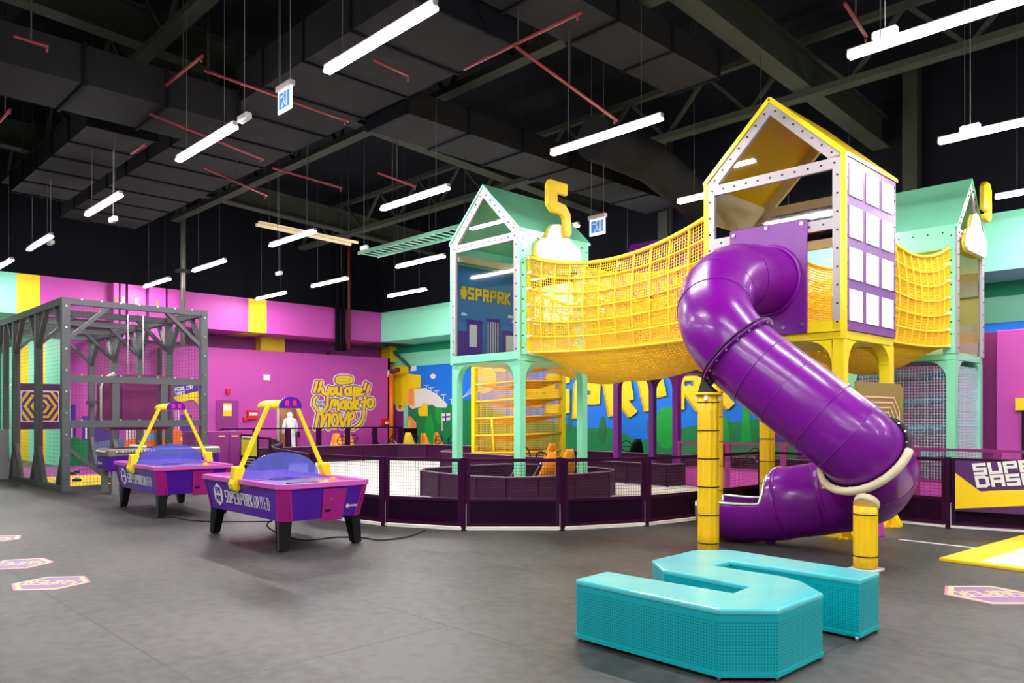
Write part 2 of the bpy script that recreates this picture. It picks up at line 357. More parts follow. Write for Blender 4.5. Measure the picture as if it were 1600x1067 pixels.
mb = MB(); text(mb, 'SPR', lambda p: F(Vector((qz((140+p.x, 450-p.y))[0], qz((140+p.x, 450-p.y))[1], p.z))), 4, 0, 36, 20, 7, 14, .031, .036); text(mb, 'PRK', lambda p: F(Vector((qz((142+p.x, 500-p.y))[0], qz((142+p.x, 500-p.y))[1], p.z))), 4, 0, 32, 18, 7, 12, .031, .036); mb.build('shield_lettering', PUR2, q)

# car and city mural low on the annex wall
q = thing('car_mural', 'mural of an orange car before violet towers and green hills behind the cage', 'mural', onX(210, 690, AX))
def apoly(mb, pts, a=0, b=.01): mb.prism(pts, F, a, b)
for p in ([(98, 700), (98, 640), (108, 640), (108, 632), (118, 632), (118, 700)], [(128, 700), (128, 650), (150, 650), (150, 644), (176, 655), (186, 655), (186, 700)], [(270, 700), (282, 700), (282, 648), (300, 648), (300, 700), (312, 700), (312, 655), (322, 655), (322, 705), (270, 705)]): mb = MB(); apoly(mb, p, 0, .01); mb.build('violet_tower', PUR2, q)
for u in (106, 111, 133, 138): mb = MB(); apoly(mb, [(u, 686), (u+2.6, 686), (u+2.6, 662), (u, 662)], .01, .02); mb.build('white_stripe', WHITE, q)
for k in range(12): mb = MB(); apoly(mb, [(197+k*4.6, 688), (199.4+k*4.6, 688), (199.4+k*4.6, 671), (197+k*4.6, 671)], .01, .02); mb.build('white_stripe', WHITE, q)
for u in (274, 278): mb = MB(); apoly(mb, [(u, 675), (u+1.5, 675), (u+1.5, 640), (u, 640)], .01, .02); mb.build('white_stripe', WHITE, q)
mb = MB(); apoly(mb, [(95, 732), (95, 686), (120, 684), (140, 690), (152, 732)], .02, .03); mb.build('green_hill', GRN1, q); mb = MB(); apoly(mb, [(284, 706), (292, 684), (320, 680), (330, 684), (330, 706)], .02, .03); mb.build('green_hill', GRN1, q)
mb = MB(); apoly(mb, [(140, 730), (144, 692), (190, 684), (195, 690), (300, 700), (335, 700), (335, 722), (140, 732)], .022, .031); mb.build('slate_road', GREYB, q)
mb = MB(); apoly(mb, [(193, 700), (196, 688), (222, 682), (232, 672), (262, 668), (285, 674), (296, 690), (296, 700), (280, 706), (240, 708)], .032, .045); mb.build('car_body', ORA2, q)
mb = MB(); apoly(mb, [(214, 692), (236, 676), (262, 674), (266, 680), (246, 686)], .046, .052); mb.build('car_window', LBLU, q)
mb = MB(); apoly(mb, [(280, 684), (290, 684), (294, 692), (284, 692)], .046, .052); mb.build('car_headlight', WHITE, q)

# sign boards on the annex
def sign(label, u0, v0, u1, v1, tx):
    o = thing('sign_board', label, 'sign', onX(u0, v1, AX))
    F2 = FX(AX+.001)
    MB().prism([(u0, v1-10), (u0, v0), (u1, v0-4), (u1, v1), (u1-8, v1-8), (u0+8, v1-3)], F2, 0, .03).build('board', YART, o)
    MB().prism([(u0, v0), (u1, v0-4), (u1, v0+9), (u0, v0+18)], F2, .03, .035).build('purple_field', PUR2, o)
    m_ = MB(); FF = lambda p: F2(Vector((u0+2+p.x, v0+9-p.x*.14-p.y, p.z)))
    text(m_, tx[0], FF, 0, 0, 5, 2.2, .9, 1.1, .035, .04); text(m_, tx[1], FF, 0, -7, 5, 2.2, .9, 1.1, .035, .04); m_.build('lettering', WHITE, o)
sign('purple and yellow PEDAL CAR TRACK sign seen through the cage', 271, 602, 309, 632, ('PEDAL CAR', 'TRACK'))

# ---------------------------------------------------------------- big mural along the back wall
MYP = 19.93
F = FY(MYP)
mu = thing('play_mural', 'long blue and green wall mural with big yellow hashtag letters', 'mural', (-16, MYP, 0))
x0 = onY(640, 600, MYP).x; zt = onY(675, 570, MYP).z
xe = onY(1246, 600, MYP).x
MB().bx(x0, xe, MYP, 20.01, 0, zt).build('sky_panel', SKYB, mu); MB().bx(xe, -2.6, MYP, 20.01, zt-.26, zt).build('blue_stripe', SKYB, mu)
struct(bx(xe, -2.6, MYP+.01, 20.015, 0, zt-.26).build('wall_back_plum', mat('plum_paint', (96, 30, 88), .5)))
def mp(nm, m, polys, a, b):
    for i, p in enumerate(polys): MB().prism(p, F, a, b).build(nm[:-1] if nm.endswith('s') and len(polys) > 1 else nm, m, mu)
mp('dark_green_hills', GRN1, [[(640, 722), (640, 630), (668, 634), (700, 632), (740, 622), (770, 640), (800, 652), (870, 660), (905, 668), (930, 668), (948, 668), (965, 672), (985, 683), (1000, 690), (1050, 672), (1100, 662), (1160, 658), (1200, 652), (1246, 655), (1246, 735), (640, 722)]], 0, .008)
def ell(cx, cy, rx, ry, n=18): return [(cx+rx*math.cos(2*PI*k/n), cy+ry*math.sin(2*PI*k/n)) for k in range(n)]
mp('bright_green_trees', GRN2, [[(664, 695), (664, 665), (668, 650), (674, 648), (678, 665), (679, 695)], ell(686, 645, 6, 18), ell(1042, 668, 20, 33), [(870, 695), (870, 655), (876, 645), (880, 660), (881, 695)], [(1130, 690), (1129, 655), (1137, 650), (1141, 690)], [(1158, 690), (1161, 632), (1171, 640), (1175, 692)]], .008, .014)
mp('olive_trees', mat('olive_print', (20, 110, 60), .6), [ell(890, 662, 3.5, 14), ell(942, 672, 6, 22), ell(1016, 668, 5, 18)], .008, .014)
mp('snow_hill', WHITE, [[(640, 634), (646, 608), (664, 606), (682, 615), (696, 628), (700, 633), (697, 637), (682, 636), (676, 632), (664, 634), (652, 637), (645, 639), (641, 636)], ell(677, 588, 4.4, 4), [(642, 580), (642, 572), (651, 571), (651, 579)]], .014, .02)
lift = MB()
for u, v in ((667, 602), (674, 606), (683, 611), (694, 617), (706, 624)):
    lift.stroke([(u-4, v), (u+4, v-.4)], 1, F, .02, .026, cap=False); lift.stroke([(u, v), (u, v+8)], .8, F, .02, .026, cap=False)
lift.build('ski_lift', WHITE, mu)
mp('yellow_blocks', YART, [[(614, 632), (614, 572), (639, 571), (639, 584), (658, 586), (658, 606), (649, 607), (649, 634)], [(655, 646), (655, 638), (661, 636), (662, 629), (669, 630), (669, 650), (657, 650)], [(638, 669), (638, 656), (643, 656), (643, 669)]], .02, .05)
mp('salmon_blocks', SALM, [[(640, 632), (640, 607), (648, 607), (648, 633)], [(643, 669), (643, 650), (647, 655), (652, 660), (652, 669)], [(638, 656), (638, 650), (643, 650), (643, 656)]], .05, .056)
mp('mint_strip', MINT, [[(632, 669), (632, 633), (638.5, 633), (638.5, 669)]], .02, .05)
mp('dark_block', MAROOND, [[(632, 692), (632, 669), (652, 669), (652, 692)]], .02, .05)
mp('parachute', mat('pale_yellow_print', (240, 225, 150), .6), [ell(757, 592, 20, 22)], .02, .026)
mp('parachute_shade', mat('pale_mint_print', (160, 215, 215), .6), [[(738, 598), (745, 590), (757, 588), (760, 612), (745, 608)]], .026, .03)
cord = MB()
for u in (738, 743, 748, 754): cord.stroke([(u, 604), (723, 622)], .5, F, .02, .026, cap=False)
cord.build('parachute_cords', WHITE, mu)
mp('flag', WHITE, [[(692, 658), (692, 646), (704, 645), (704, 656)], [(691, 673), (691, 645), (692, 645), (692, 673)]], .02, .026)
mp('flag_cross', PUR2, [[(692, 653), (692, 650.5), (704, 649.5), (704, 652)], [(696, 658), (696, 646), (698, 646), (698, 658)]], .026, .03)
def big(ch, u0, v0, u1, v1, skew=0):
    return [[(u0+(u1-u0)*a/4+skew*b/6, v1+(v0-v1)*b/6) for a, b in pl] for pl in G[ch]]
BL = [('#', 828, 598, 848, 630, 3), ('S', 862, 591, 885, 638, 0), ('P', 905, 602, 931, 646, 2), ('R', 960, 594, 988, 642, -8), ('P', 1016, 590, 1040, 634, -10), ('R', 1064, 587, 1094, 633, 0), ('K', 1116, 588, 1140, 630, 4)]
for nm, m, du, dv, a, b, th in (('letter_sides', YARTD, -4, 3, .03, .045, 12), ('hashtag_letters', YART, 0, 0, .045, .06, 14)):
    mb = MB()
    for L_ in BL:
        for pl in big(*L_): mb.stroke([(x_+du, y_+dv) for x_, y_ in pl], th if L_[0] != '#' else 8, F, a, b)
    mb.build(nm, m, mu)
mp('violet_hill', PUR2, [[(1185, 690), (1192, 672), (1212, 662), (1230, 668), (1240, 690)]], .014, .02)
# left end of the back wall under the blocks: magenta with a round yellow sign
struct(bx(onX(609, 600, AX).x-.9, x0, 19.94, 20.02, 0, 2.9).build('wall_back_end', MAGD))
rs = thing('round_sign', 'round yellow sign with white ring low under the yellow blocks', 'sign', onY(626, 635, 19.93))
F3 = FY(19.93)
MB().prism(ell(626, 635, 7.5, 8), F3, 0, .02).build('ring', WHITE, rs); MB().prism(ell(626, 635, 5.3, 5.8), F3, .02, .03).build('face', YART, rs); MB().prism(ell(626, 635, 2, 2.2), F3, .03, .035).build('centre', MAGD, rs)
# orange riser pipe
rp = thing('riser_pipe', 'vertical orange pipe between magenta wall and yellow blocks', 'pipe', onY(611, 700, 19.3))
a = onY(611.5, 700, 19.3); MB().tube([(a.x, 19.3, 0), (a.x, 19.3, 3.45)], .09, 12).build('pipe', mat('orange_pipe', (240, 120, 20), .4), rp); MB().tube([(a.x, 19.3, 3.42), (a.x+.5, 19.3, 3.5)], .1, 12).build('elbow', REDP, rp)
# braces under the back wall's upper band
for k, (p, q_) in enumerate((((605, 540), (642, 575)),)):
    tag(MB().beam(onY(*p, 19.9), onY(*q_, 19.9), .1).build('brace', mat('green_brace', (60, 110, 90), .5)), 'slanting grey green brace in the corner above the mural', 'brace')
# magenta play block at the far right
rb = thing('play_block', 'tall magenta padded block against the wall at the right edge', 'play block', (-3.2, 18.5, 0))
z1 = onY(1552, 518, 17.9).z
xa, xb = onY(1500, 600, 17.9).x, onY(1565, 600, 17.9).x
MB().bx(xa, xb, 17.9, 19.9, 0, z1).build('left_panel', MAGP, rb, .02)
MB().bx(xb+.002, 4, 17.5, 19.9, 0, onY(1590, 514, 17.5).z).build('right_panel', MAG, rb, .02)
zl = onY(1595, 622, 17.48)
MB().bx(zl.x-.07, 1.5, 17.38, 17.5, onY(1595, 641, 17.48).z, zl.z).build('yellow_lintel', YEL, rb)
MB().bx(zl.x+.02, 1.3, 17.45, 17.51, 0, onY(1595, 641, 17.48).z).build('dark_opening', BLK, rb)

# ---------------------------------------------------------------- ceiling steel, ducts, pipes, lamps
def zr(y): return 8.0-.055*(y-10.64)
for k, X in enumerate((-22.9, -14.9, -6.8, 1.2)):
    o = thing('roof_beam', ['dark roof girder running to the back corner, leftmost', 'dark roof girder passing over the left play house', 'dark roof girder passing behind the yellow house roof', 'dark roof girder near the right edge'][k], 'girder', (X, 5, 8), 'roof girders')
    ya, yb = -10.8, 18.2
    MB().beam((X, ya, zr(ya)+.02), (X, yb, zr(yb)+.02), .36, .04).build('bottom_flange', BEAM, o); MB().beam((X, ya, zr(ya)+.35), (X, yb, zr(yb)+.35), .04, .62).build('web', BEAM, o)
    MB().beam((X, ya, zr(ya)+.68), (X, yb, zr(yb)+.68), .28, .04).build('top_flange', BEAM, o)
for k, Y in enumerate((5.2, 9.9, 14.5)):
    o = thing('roof_truss', ['dark steel truss crossing over the air hockey tables', 'dark steel truss crossing over the fence line', 'dark steel truss crossing behind the play houses'][k], 'truss', (-8, Y, 8), 'roof trusses')
    z0 = zr(Y)-.05
    MB().beam((-26, Y, z0), (12, Y, z0), .26, .12).build('bottom_chord', BEAM, o); MB().beam((-26, Y, z0+1.05), (12, Y, z0+1.05), .14, .12).build('top_chord', BEAM, o)
    mb = MB()
    for i in range(19): xx = -26+i*2; mb.beam((xx, Y, z0), (xx+1, Y, z0+1.05), .07); mb.beam((xx+1, Y, z0+1.05), (xx+2, Y, z0), .07)
    mb.build('web_members', BEAM, o)
def duct(label, x0, x1, y0, y1, z0, z1, n, axis):
    o = thing('air_duct', label, 'duct', ((x0+x1)/2, (y0+y1)/2, z0), 'dark ducts under the roof')
    mb = MB().bx(x0, x1, y0, y1, z0, z1).build('duct_body', DUCT, o)
    for i in range(n+1):
        t_ = i/n
        mb = MB()
        if axis == 'x': xx = x0+(x1-x0)*t_; mb.bx(xx-.025, xx+.025, y0-.03, y1+.03, z0-.03, z1+.03)
        else: yy = y0+(y1-y0)*t_; mb.bx(x0-.03, x1+.03, yy-.025, yy+.025, z0-.03, z1+.03)
        mb.build('duct_seam', BLACK, o)
    for s_ in (.1, .9):
        xx, yy = x0+(x1-x0)*s_, y0+(y1-y0)*s_; MB().tube([(xx, yy, z1-.01), (xx, yy, CZ)], .012, 6).build('hanger', BEAM, o)
duct('broad dark duct above the first row of strip lights', -24.5, -8.35, 6.2, 8.2, 7.15, 7.8, 12, 'x')
duct('dark duct running away above the left play house', -12.4, -11.2, 8.3, 17, 6.95, 7.4, 6, 'y')
duct('dark duct high at the picture top beside a roof girder', -8.2, -7.2, 5.0, 12.0, 7.45, 7.9, 5, 'y')
duct('dark duct at the upper left corner', -14.6, -13.2, 1.2, 6.15, 6.7, 7.3, 4, 'y')
duct('dark duct over the cage', -21.5, -15.6, 4.4, 5.6, 6.9, 7.35, 5, 'x')
o = thing('round_duct', 'round dark duct bending down behind the bridge', 'duct', (-9, 14, 6.6)); pp = [(-9.6, 11.5, 6.9), (-9.6, 13.4, 6.85), (-9.8, 15, 6.6), (-9.9, 16.2, 6.3)]
MB().tube(pp, .42, 16).build('duct_body', DUCT, o)
ct = thing('cable_tray', 'pale green cable tray over the back of hall', 'cable tray', onZ(660, 370, 6.5)); mb = MB()
a, b = onZ(575, 398, 6.5), onZ(760, 336, 6.5); b.y = a.y
for s_ in (-.35, .35): mb.beam(a+Vector((0, s_, 0)), b+Vector((0, s_, 0)), .04, .1)
mb.build('side_rails', mat('pale_green_steel', (96, 150, 128), .5), ct); mb = MB()
for i in range(22): p = a.lerp(b, i/21); mb.beam(p+Vector((0, -.35, 0)), p+Vector((0, .35, 0)), .09, .02)
mb.build('rungs', mat('pale_green_steel', (96, 150, 128), .5), ct)
for i in range(5): p = a.lerp(b, i/4); MB().tube([p, (p.x, p.y, CZ)], .01, 6).build('hanger', BEAM, ct)
bt = thing('unlit_batten', 'pair of unlit cream battens crossing behind strip light', 'batten', onZ(480, 365, 6.3)); 
MB().beam(onZ(404, 347, 6.4), onZ(559, 379, 6.3), .07, .06).build('upper_batten', CREAM, bt); MB().beam(onZ(400, 351, 6.3), onZ(548, 382, 6.2), .07, .06).build('lower_batten', CREAM, bt)
for t_ in (.1, .9): p = onZ(404, 347, 6.4).lerp(onZ(559, 379, 6.3), t_); MB().tube([p, (p.x, p.y, CZ)], .008, 6).build('hanger', BEAM, bt)
pipes = [((725, 108), (910, 20), 6.9, 6.9, 'red sprinkler pipe crossing high at picture top'), ((805, 72), (990, 180), 6.85, 6.4, 'red sprinkler pipe branching down towards the long lamp'), ((583, 93), (641, 118), 7.0, 6.95, 'short red pipe under the nearest lamp'),
 ((234, 178), (437, 237), 6.6, 6.3, 'red pipe passing behind the second left lamp'), ((319, 110), (545, 190), 7, 6.5, 'long red pipe running behind the exit sign'), ((259, 133), (319, 88), 6.95, 6.95, 'short red pipe at the upper left ducts'),
 ((319, 262), (431, 300), 6.6, 6.3, 'red pipe right of the left lamps, nearer wall'), ((425, 262), (535, 294), 6.6, 6.3, 'red pipe beside the unlit battens'), ((22, 56), (75, 73), 6.9, 6.8, 'short red pipe in top left corner'), ((0, 190), (12, 170), 6.9, 6.9, 'red pipe at left picture edge'),
 ((205, 240), (227, 224), 6.9, 6.9, 'small red pipe stub over the duct edge'), ((1320, 5), (1360, 55), 7, 6.8, 'dim red pipe above the right lamp'), ((590, 270), (650, 292), 6.5, 6.3, 'faint red pipe left of the mint roof')]
for (p, q_, za, zb, lb) in pipes:
    a, b = onZ(*p, za), onZ(*q_, zb)
    if abs(b.y-a.y) < abs(b.x-a.x)*.35: b.y = a.y
    elif abs(b.x-a.x) < abs(b.y-a.y)*.35: b.x = a.x
    o = thing('sprinkler_pipe', lb, 'pipe', a, 'red sprinkler pipes'); MB().tube([a, b], .024, 8).build('pipe', REDP, o)
    c = a.lerp(b, .5); MB().tube([c, (c.x, c.y, CZ)], .012, 6).build('hanger', BEAM, o); MB().tube([a.lerp(b, .97), a.lerp(b, .97)-Vector((0, 0, .08))], .015, 8).build('sprinkler_head', REDP, o)
o = thing('fire_riser', 'dark red pipe coming down the corner left of mint wall', 'pipe', onX(545, 560, -26.2)); a = onX(545, 430, -26.3); MB().tube([(-27.85, a.y, 0), (-27.85, a.y, 4.15), (-26.3, a.y, 4.2), (-26.3, a.y, CZ)], .07, 10).build('pipe', REDP, o)
for k in range(2): MB().tube([(-26.3, a.y-.25-k*.25, 4.1), (-26.3, a.y-.25-k*.25, CZ)], .1, 8).build('black_conduit', BLACK, o)
o = thing('steel_riser', 'grey vertical pipe rising behind the cage', 'pipe', onX(283, 540, -26.2)); a = onX(283, 430, -26.2); MB().tube([(-27.3, a.y-.3, 0), (-27.3, a.y-.3, 3.85), (-26.05, a.y, 3.9), (-26.05, a.y, CZ)], .09, 10).build('pipe', mat('riser_steel', (120, 116, 112), .4, .6), o); MB().bx(-26.2, -25.85, a.y-.2, a.y+.2, 6.3, 6.4).build('collar', BEAM, o)

# strip lights
LZ = 5.65; WIRE = mat('dull_wire', (50, 50, 52), .6)
def strip(x, y, label, sensor=None):
    t = thing('strip_light', label, 'strip light', (x, y, LZ), 'strip lights hanging from the roof')
    MB().bx(x, x+2.05, y-.035, y+.035, LZ+.012, LZ+.075).build('housing', OFFW, t); MB().bx(x+.01, x+2.04, y-.045, y+.045, LZ-.02, LZ+.012).build('diffuser', LAMPM, t)
    for dx in (.35, 1.7): MB().tube([(x+dx, y, LZ+.075), (x+dx, y, CZ)], .005, 5).build('suspension_wire', WIRE, t)
rowsL = [(4.86, (-8.13, -12.6, -17.33, -21.95, -25.7), ('big strip light at picture top left of the exit sign column, nearest on its row', 'strip light above cage, second in the left row', 'strip light left of the cage corner, third in left row', 'strip light near the left edge above the mint wall stripe', 'strip light cut by the left picture edge')),
 (8.89, (-3.68, -8.25, -12.8, -17.4, -21.95, -25.75), ('very large strip light at the top right corner', 'long strip light in front of the yellow roof, centre of picture', 'strip light just left of the mint gable', 'strip light crossing the unlit cream battens', 'strip light high between riser pipe and battens', 'short looking strip light touching the wall panels above cage')),
 (12.64, (-3.9, -8.45, -13.0, -17.5, -22.0, -25.75), ('strip light at the right edge above the mint tower', 'strip light cut by the yellow house left edge', 'strip light peeping out right of the yellow number five', 'strip light between mint gable and dark wall, upper one', 'strip light left of mint gable over the dark wall end', 'strip light touching yellow wall stripe')),
 (16.6, (-4.15, -22.0), ('strip light at right edge nearest the mint back wall', 'low strip light over the green back wall')),
 (16.7, (-8.6, -13.1, -17.6), ('strip light hidden behind the yellow house near back wall', 'strip light hidden behind the purple roof near back wall', 'strip light hidden behind the mint house near back wall')),
 (.9, (-17.3, -12.6, -8.1, -3.6, .9, 5.4), tuple('strip light of the row behind the camera, %s from its left end, outside the picture' % n for n in ('first', 'second', 'third', 'fourth', 'fifth', 'sixth'))),
 (4.86, (-3.6, .9, 5.4), tuple('strip light of the nearest row right of the camera, %s, outside the picture' % n for n in ('first', 'second', 'third'))),
 (8.89, (.9, 5.4), tuple('strip light continuing the top right lamp row, %s beyond the frame' % n for n in ('first', 'second'))), (12.64, (.7, 5.2), tuple('strip light continuing the mint tower lamp row, %s beyond the frame' % n for n in ('first', 'second'))),
 (-4, (-12.6, -3.6, 3), tuple('strip light far behind the camera, %s from the left' % n for n in ('first', 'second', 'third')))]
for y, xs, lb in rowsL:
    for x, l_ in zip(xs, lb): strip(x, y if not (y == 16.6 and x < -20) else 15.55, l_)
LZ = 4.3; CZ_, CZ = CZ, BH+.02  # unseen bay lamps, added only to brighten the striped wall
for x, y, l_ in ((-31, 4.6, 'unseen strip light added in the left bay to brighten its striped wall'), (-34.5, 4.6, 'added strip light deep in the left bay, outside the picture'), (-31, 1.5, 'added strip light in the left bay over its entrance, outside the picture')): strip(x, y, l_)
LZ = 5.65; CZ = CZ_
for (u, v, Z, lb) in ((382, 184, 5.72, 'small white emergency lamp at the end of the second left strip light'), (177, 343, 5.5, 'white emergency lamp under the third left strip light'), (79, 379, 5.5, 'white emergency lamp under the fourth left strip light'), (436, 427, 5.55, 'white emergency lamp hanging alone over the magenta wall'), (569, 387, 5.75, 'white emergency lamp right of the unlit battens'), (1383, 52, 6.0, 'round white sensor above the large top right lamp'), (1516, 200, 6.0, 'round white sensor above the right edge lamp')):
    p = onZ(u, v, Z); o = thing('emergency_lamp', lb, 'emergency lamp', p, 'white emergency lamps')
    MB().bx(p.x-.14, p.x+.14, p.y-.05, p.y+.05, Z-.05, Z+.05).build('lamp_body', WHITE, o, .02); MB().tube([(p.x, p.y, Z+.05), (p.x, p.y, CZ)], .006, 5).build('suspension_wire', GREYS, o)
def exit_sign(u, v, Z, lb):
    p = onZ(u, v, Z); o = thing('exit_sign', lb, 'exit sign', p, 'hanging exit signs'); w_ = .19
    MB().bx(p.x-w_, p.x+w_, p.y-.012, p.y+.012, Z-.19, Z+.13).build('sign_face', emis('sign_white', (220, 235, 255), 1.4), o)
    MB().bx(p.x-w_-.02, p.x+w_+.02, p.y-.04, p.y+.04, Z+.13, Z+.2).build('sign_housing', OFFW, o); f = PL((p.x, p.y-.012, Z), (1, 0, 0), (0, 0, 1))
    MB().prism([(-.15, -.14), (.15, -.14), (.15, .09), (-.15, .09)], f, 0, .004).build('blue_field', emis('sign_blue', (40, 110, 190), .9), o)
    mb = MB(); mb.stroke([(-.1, .03), (-.02, .03), (.0, -.04), (-.06, -.11)], .025, f, .004, .008); mb.stroke([(0, -.04), (.04, -.1)], .025, f, .004, .008); mb.stroke([(-.0, .06), (-.0, .061)], .03, f, .004, .008); mb.stroke([(.08, -.11), (.08, .06)], .04, f, .004, .008); mb.build('pictogram', WHITE, o)
    for dx in (-.15, .15): MB().tube([(p.x+dx, p.y, Z+.2), (p.x+dx, p.y, CZ)], .005, 5).build('suspension_wire', GREYS, o)
exit_sign(445.5, 153, 6.1, 'lit blue exit sign hanging at the upper left')
exit_sign(933.5, 352, 5.3, 'lit blue exit sign hanging above the rope bridge')
for k, (u, ytop) in enumerate(((985, 0), (1043, 0))): pass
# steel columns behind
for u, Y, lb in ((1040, 18.21, 'dark steel column rising behind the rope bridge'), (1425, 18.21, 'dark steel column behind the mint tower roof')):
    x_ = onY(u, 300, Y).x; o = tag(bx(x_-.15, x_+.15, Y-.15, Y+.15, BH-.1, CZ).build('steel_column', BEAM), lb, 'column')

# ================================================================ PLAY HOUSES
PZ = 2.72; EV = 4.98; RD = 5.95
def dots(mb, pts, f, r=.014, d=.012):
    for x, y in pts: mb.prism([(x+r*math.cos(k*PI/3), y+r*math.sin(k*PI/3)) for k in range(6)], f, 0, d)
def seq(a, b, n): return [a+(b-a)*i/(n-1) for i in range(n)]
def bracket(mb, cx, cy, dx, dy, z, r=.34, wd=.15):
    # curved gusset from a post at (cx,cy) towards (dx,dy) under a deck at z
    f = PL((cx, cy, z), (dx, dy, 0), (0, 0, -1)); h = wd/2
    poly = [(h-.01, 0), (h+r, 0)]+[(h+r-r*math.sin(a)*.999, r-r*math.cos(a)*1.0+.0) for a in [k*PI/16 for k in range(9)]]
    mb.prism(poly, f, -h, h)
def legs(root, x0, x1, y0, y1, m, foot=True, skip=()):
    h = .075
    for i, (x, y) in enumerate(((x0+h, y0+h), (x1-h, y0+h), (x1-h, y1-h), (x0+h, y1-h))):
        mb = MB(); mb.bx(x-h, x+h, y-h, y+h, 0, PZ-.12); sx = 1 if x < (x0+x1)/2 else -1; sy = 1 if y < (y0+y1)/2 else -1
        bracket(mb, x, y, sx, 0, PZ-.13); bracket(mb, x, y, 0, sy, PZ-.13)
        mb.build('post', m, root)
def gable_frame(root, f, W, side, m_edge, rail=None, back=False):
    # f: local frame (a across gable, z up, outward); W: gable width
    t = .13; mb = MB(); o0, o1 = -.03, .03
    mb.prism([(0, PZ), (t, PZ), (t, EV-.02), (0, EV)], f, o0, o1); mb.prism([(W-t, PZ), (W, PZ), (W, EV), (W-t, EV-.02)], f, o0, o1)
    mb.prism([(t, EV-.16), (W-t, EV-.16), (W-t, EV-.02), (t, EV-.02)], f, o0, o1)
    s_ = (RD-EV)/(W/2)
    mb.prism([(0, EV), (W/2, RD), (W/2, RD-.19), (.19/s_ if s_ else 0, EV)], f, o0, o1); mb.prism([(W, EV), (W/2, RD), (W/2, RD-.19), (W-.19/s_, EV)], f, o0, o1)
    mb.prism([(0, EV-.02), (.2, EV-.02), (.2, EV+.001), (0, EV+.001)], f, o0, o1); mb.prism([(W-.2, EV-.02), (W, EV-.02), (W, EV+.001), (W-.2, EV+.001)], f, o0, o1)
    if rail: mb.prism([(t, rail-.07), (W-t, rail-.07), (W-t, rail+.07), (t, rail+.07)], f, o0, o1)
    mb.build('gable_frame', m_edge, root)
    if not back:
        d = MB(); P = [(t/2, z) for z in seq(PZ+.1, EV-.25, 9)]+[(W-t/2, z) for z in seq(PZ+.1, EV-.25, 9)]+[(x, EV-.09) for x in seq(.1, W-.1, 11)]
        P += [(x, EV-.08+x*s_) for x in seq(.14, W/2-.08, 7)]+[(W-x, EV-.08+x*s_) for x in seq(.14, W/2-.08, 7)]
        if rail: P += [(x, rail) for x in seq(.25, W-.25, 9)]
        f2 = lambda p: f(Vector((p.x, p.y, p.z+.03))); dots(d, P, f2); d.build('bolts', BLK, root)
def panes(root, f, W, gm, lo=PZ+.02, hi=EV-.16):
    MB().prism([(.12, lo), (W-.12, lo), (W-.12, hi+.01), (.12, hi+.01)], f, -.012, -.004).build('window_pane', gm, root)
    s_ = (RD-EV)/(W/2); MB().prism([(.2, EV-.03), (W-.2, EV-.03), (W/2, RD-.18)], f, -.012, -.004).build('gable_pane', gm, root)
def roof(root, A, W, D, m):
    # A(a, b, z) world point: a across, b along the ridge
    for s_ in (0, 1):
        mb = MB(); e, r_ = (0, W/2) if s_ == 0 else (W, W/2); o = -.04 if s_ == 0 else .04
        v = [A(e+o, b, EV-.005) for b in (-.05, D+.05)]+[A(r_, b, RD+.01) for b in (-.05, D+.05)]+[A(e+o, b, EV+.045) for b in (-.05, D+.05)]+[A(r_, b, RD+.06) for b in (-.05, D+.05)]
        mb.add(v, [(0, 1, 3, 2), (4, 6, 7, 5), (0, 4, 5, 1), (2, 3, 7, 6), (0, 2, 6, 4), (1, 5, 7, 3)]); mb.build('roof_panel', m, root)
def deck(root, x0, x1, y0, y1, m):
    MB().bx(x0, x1, y0, y1, PZ-.12, PZ).build('deck', m, root, .01)
def open_side(root, f, D, m, o0=.22, o1=None, top=4.5, name='side_panel', nb=True):
    o1 = D-.14 if o1 is None else o1; mb = MB()
    mb.prism([(0, PZ), (o0, PZ), (o0, EV), (0, EV)], f, -.025, .025); mb.prism([(o1, PZ), (D, PZ), (D, EV), (o1, EV)], f, -.025, .025); mb.prism([(o0, top), (o1, top), (o1, EV), (o0, EV)], f, -.025, .025)
    mb.build(name, m, root)
    if nb:
        d = MB(); f2 = lambda p: f(Vector((p.x, p.y, p.z+.025))); dots(d, [(.05, z) for z in seq(PZ+.12, EV-.15, 10)]+[(D-.06, z) for z in seq(PZ+.12, EV-.15, 10)]+[(x, EV-.08) for x in seq(.2, D-.2, 7)], f2); d.build('panel_bolts', BLK, root)
def solid_side(root, f, D, m, name='side_panel'):
    return MB().prism([(0, PZ), (D, PZ), (D, EV), (0, EV)], f, -.025, .025).build(name, m, root)
MX0, MX1, MY0, MY1 = -12.03, -10.11, 10.04, 11.94
YX0, YX1, YY0, YY1 = -6.27, -4.26, 10.14, 11.88
TX0, TX1, TY0, TY1 = -6.4, -4.49, 15.46, 17.1
UX0, UX1, UY0, UY1 = -12.25, -10.35, 15.46, 17.1

# ---- mint house with the printed inner wall
h = thing('play_house', 'mint gabled play house on posts with a white cloud and yellow 5', 'play house', (-11.07, 10.99, 0), 'raised gabled play houses')
Wm, Dm = MX1-MX0, MY1-MY0
ff = PL((MX0, MY0, 0), (1, 0, 0), (0, 0, 1), (0, -1, 0)); fb = PL((MX1, MY1, 0), (-1, 0, 0), (0, 0, 1), (0, 1, 0))
fr = PL((MX1, MY0, 0), (0, 1, 0), (0, 0, 1), (1, 0, 0)); fl = PL((MX0, MY1, 0), (0, -1, 0), (0, 0, 1), (-1, 0, 0))
legs(h, MX0, MX1, MY0, MY1, MINTP); deck(h, MX0, MX1, MY0, MY1, MINTP)
gable_frame(h, ff, Wm, 0, OFFW); panes(h, ff, Wm, GLASSP); gable_frame(h, fb, Wm, 0, OFFW, back=True)
open_side(h, fb, Wm, MINTP, .25, Wm-.25, 4.5, 'back_panel', False)
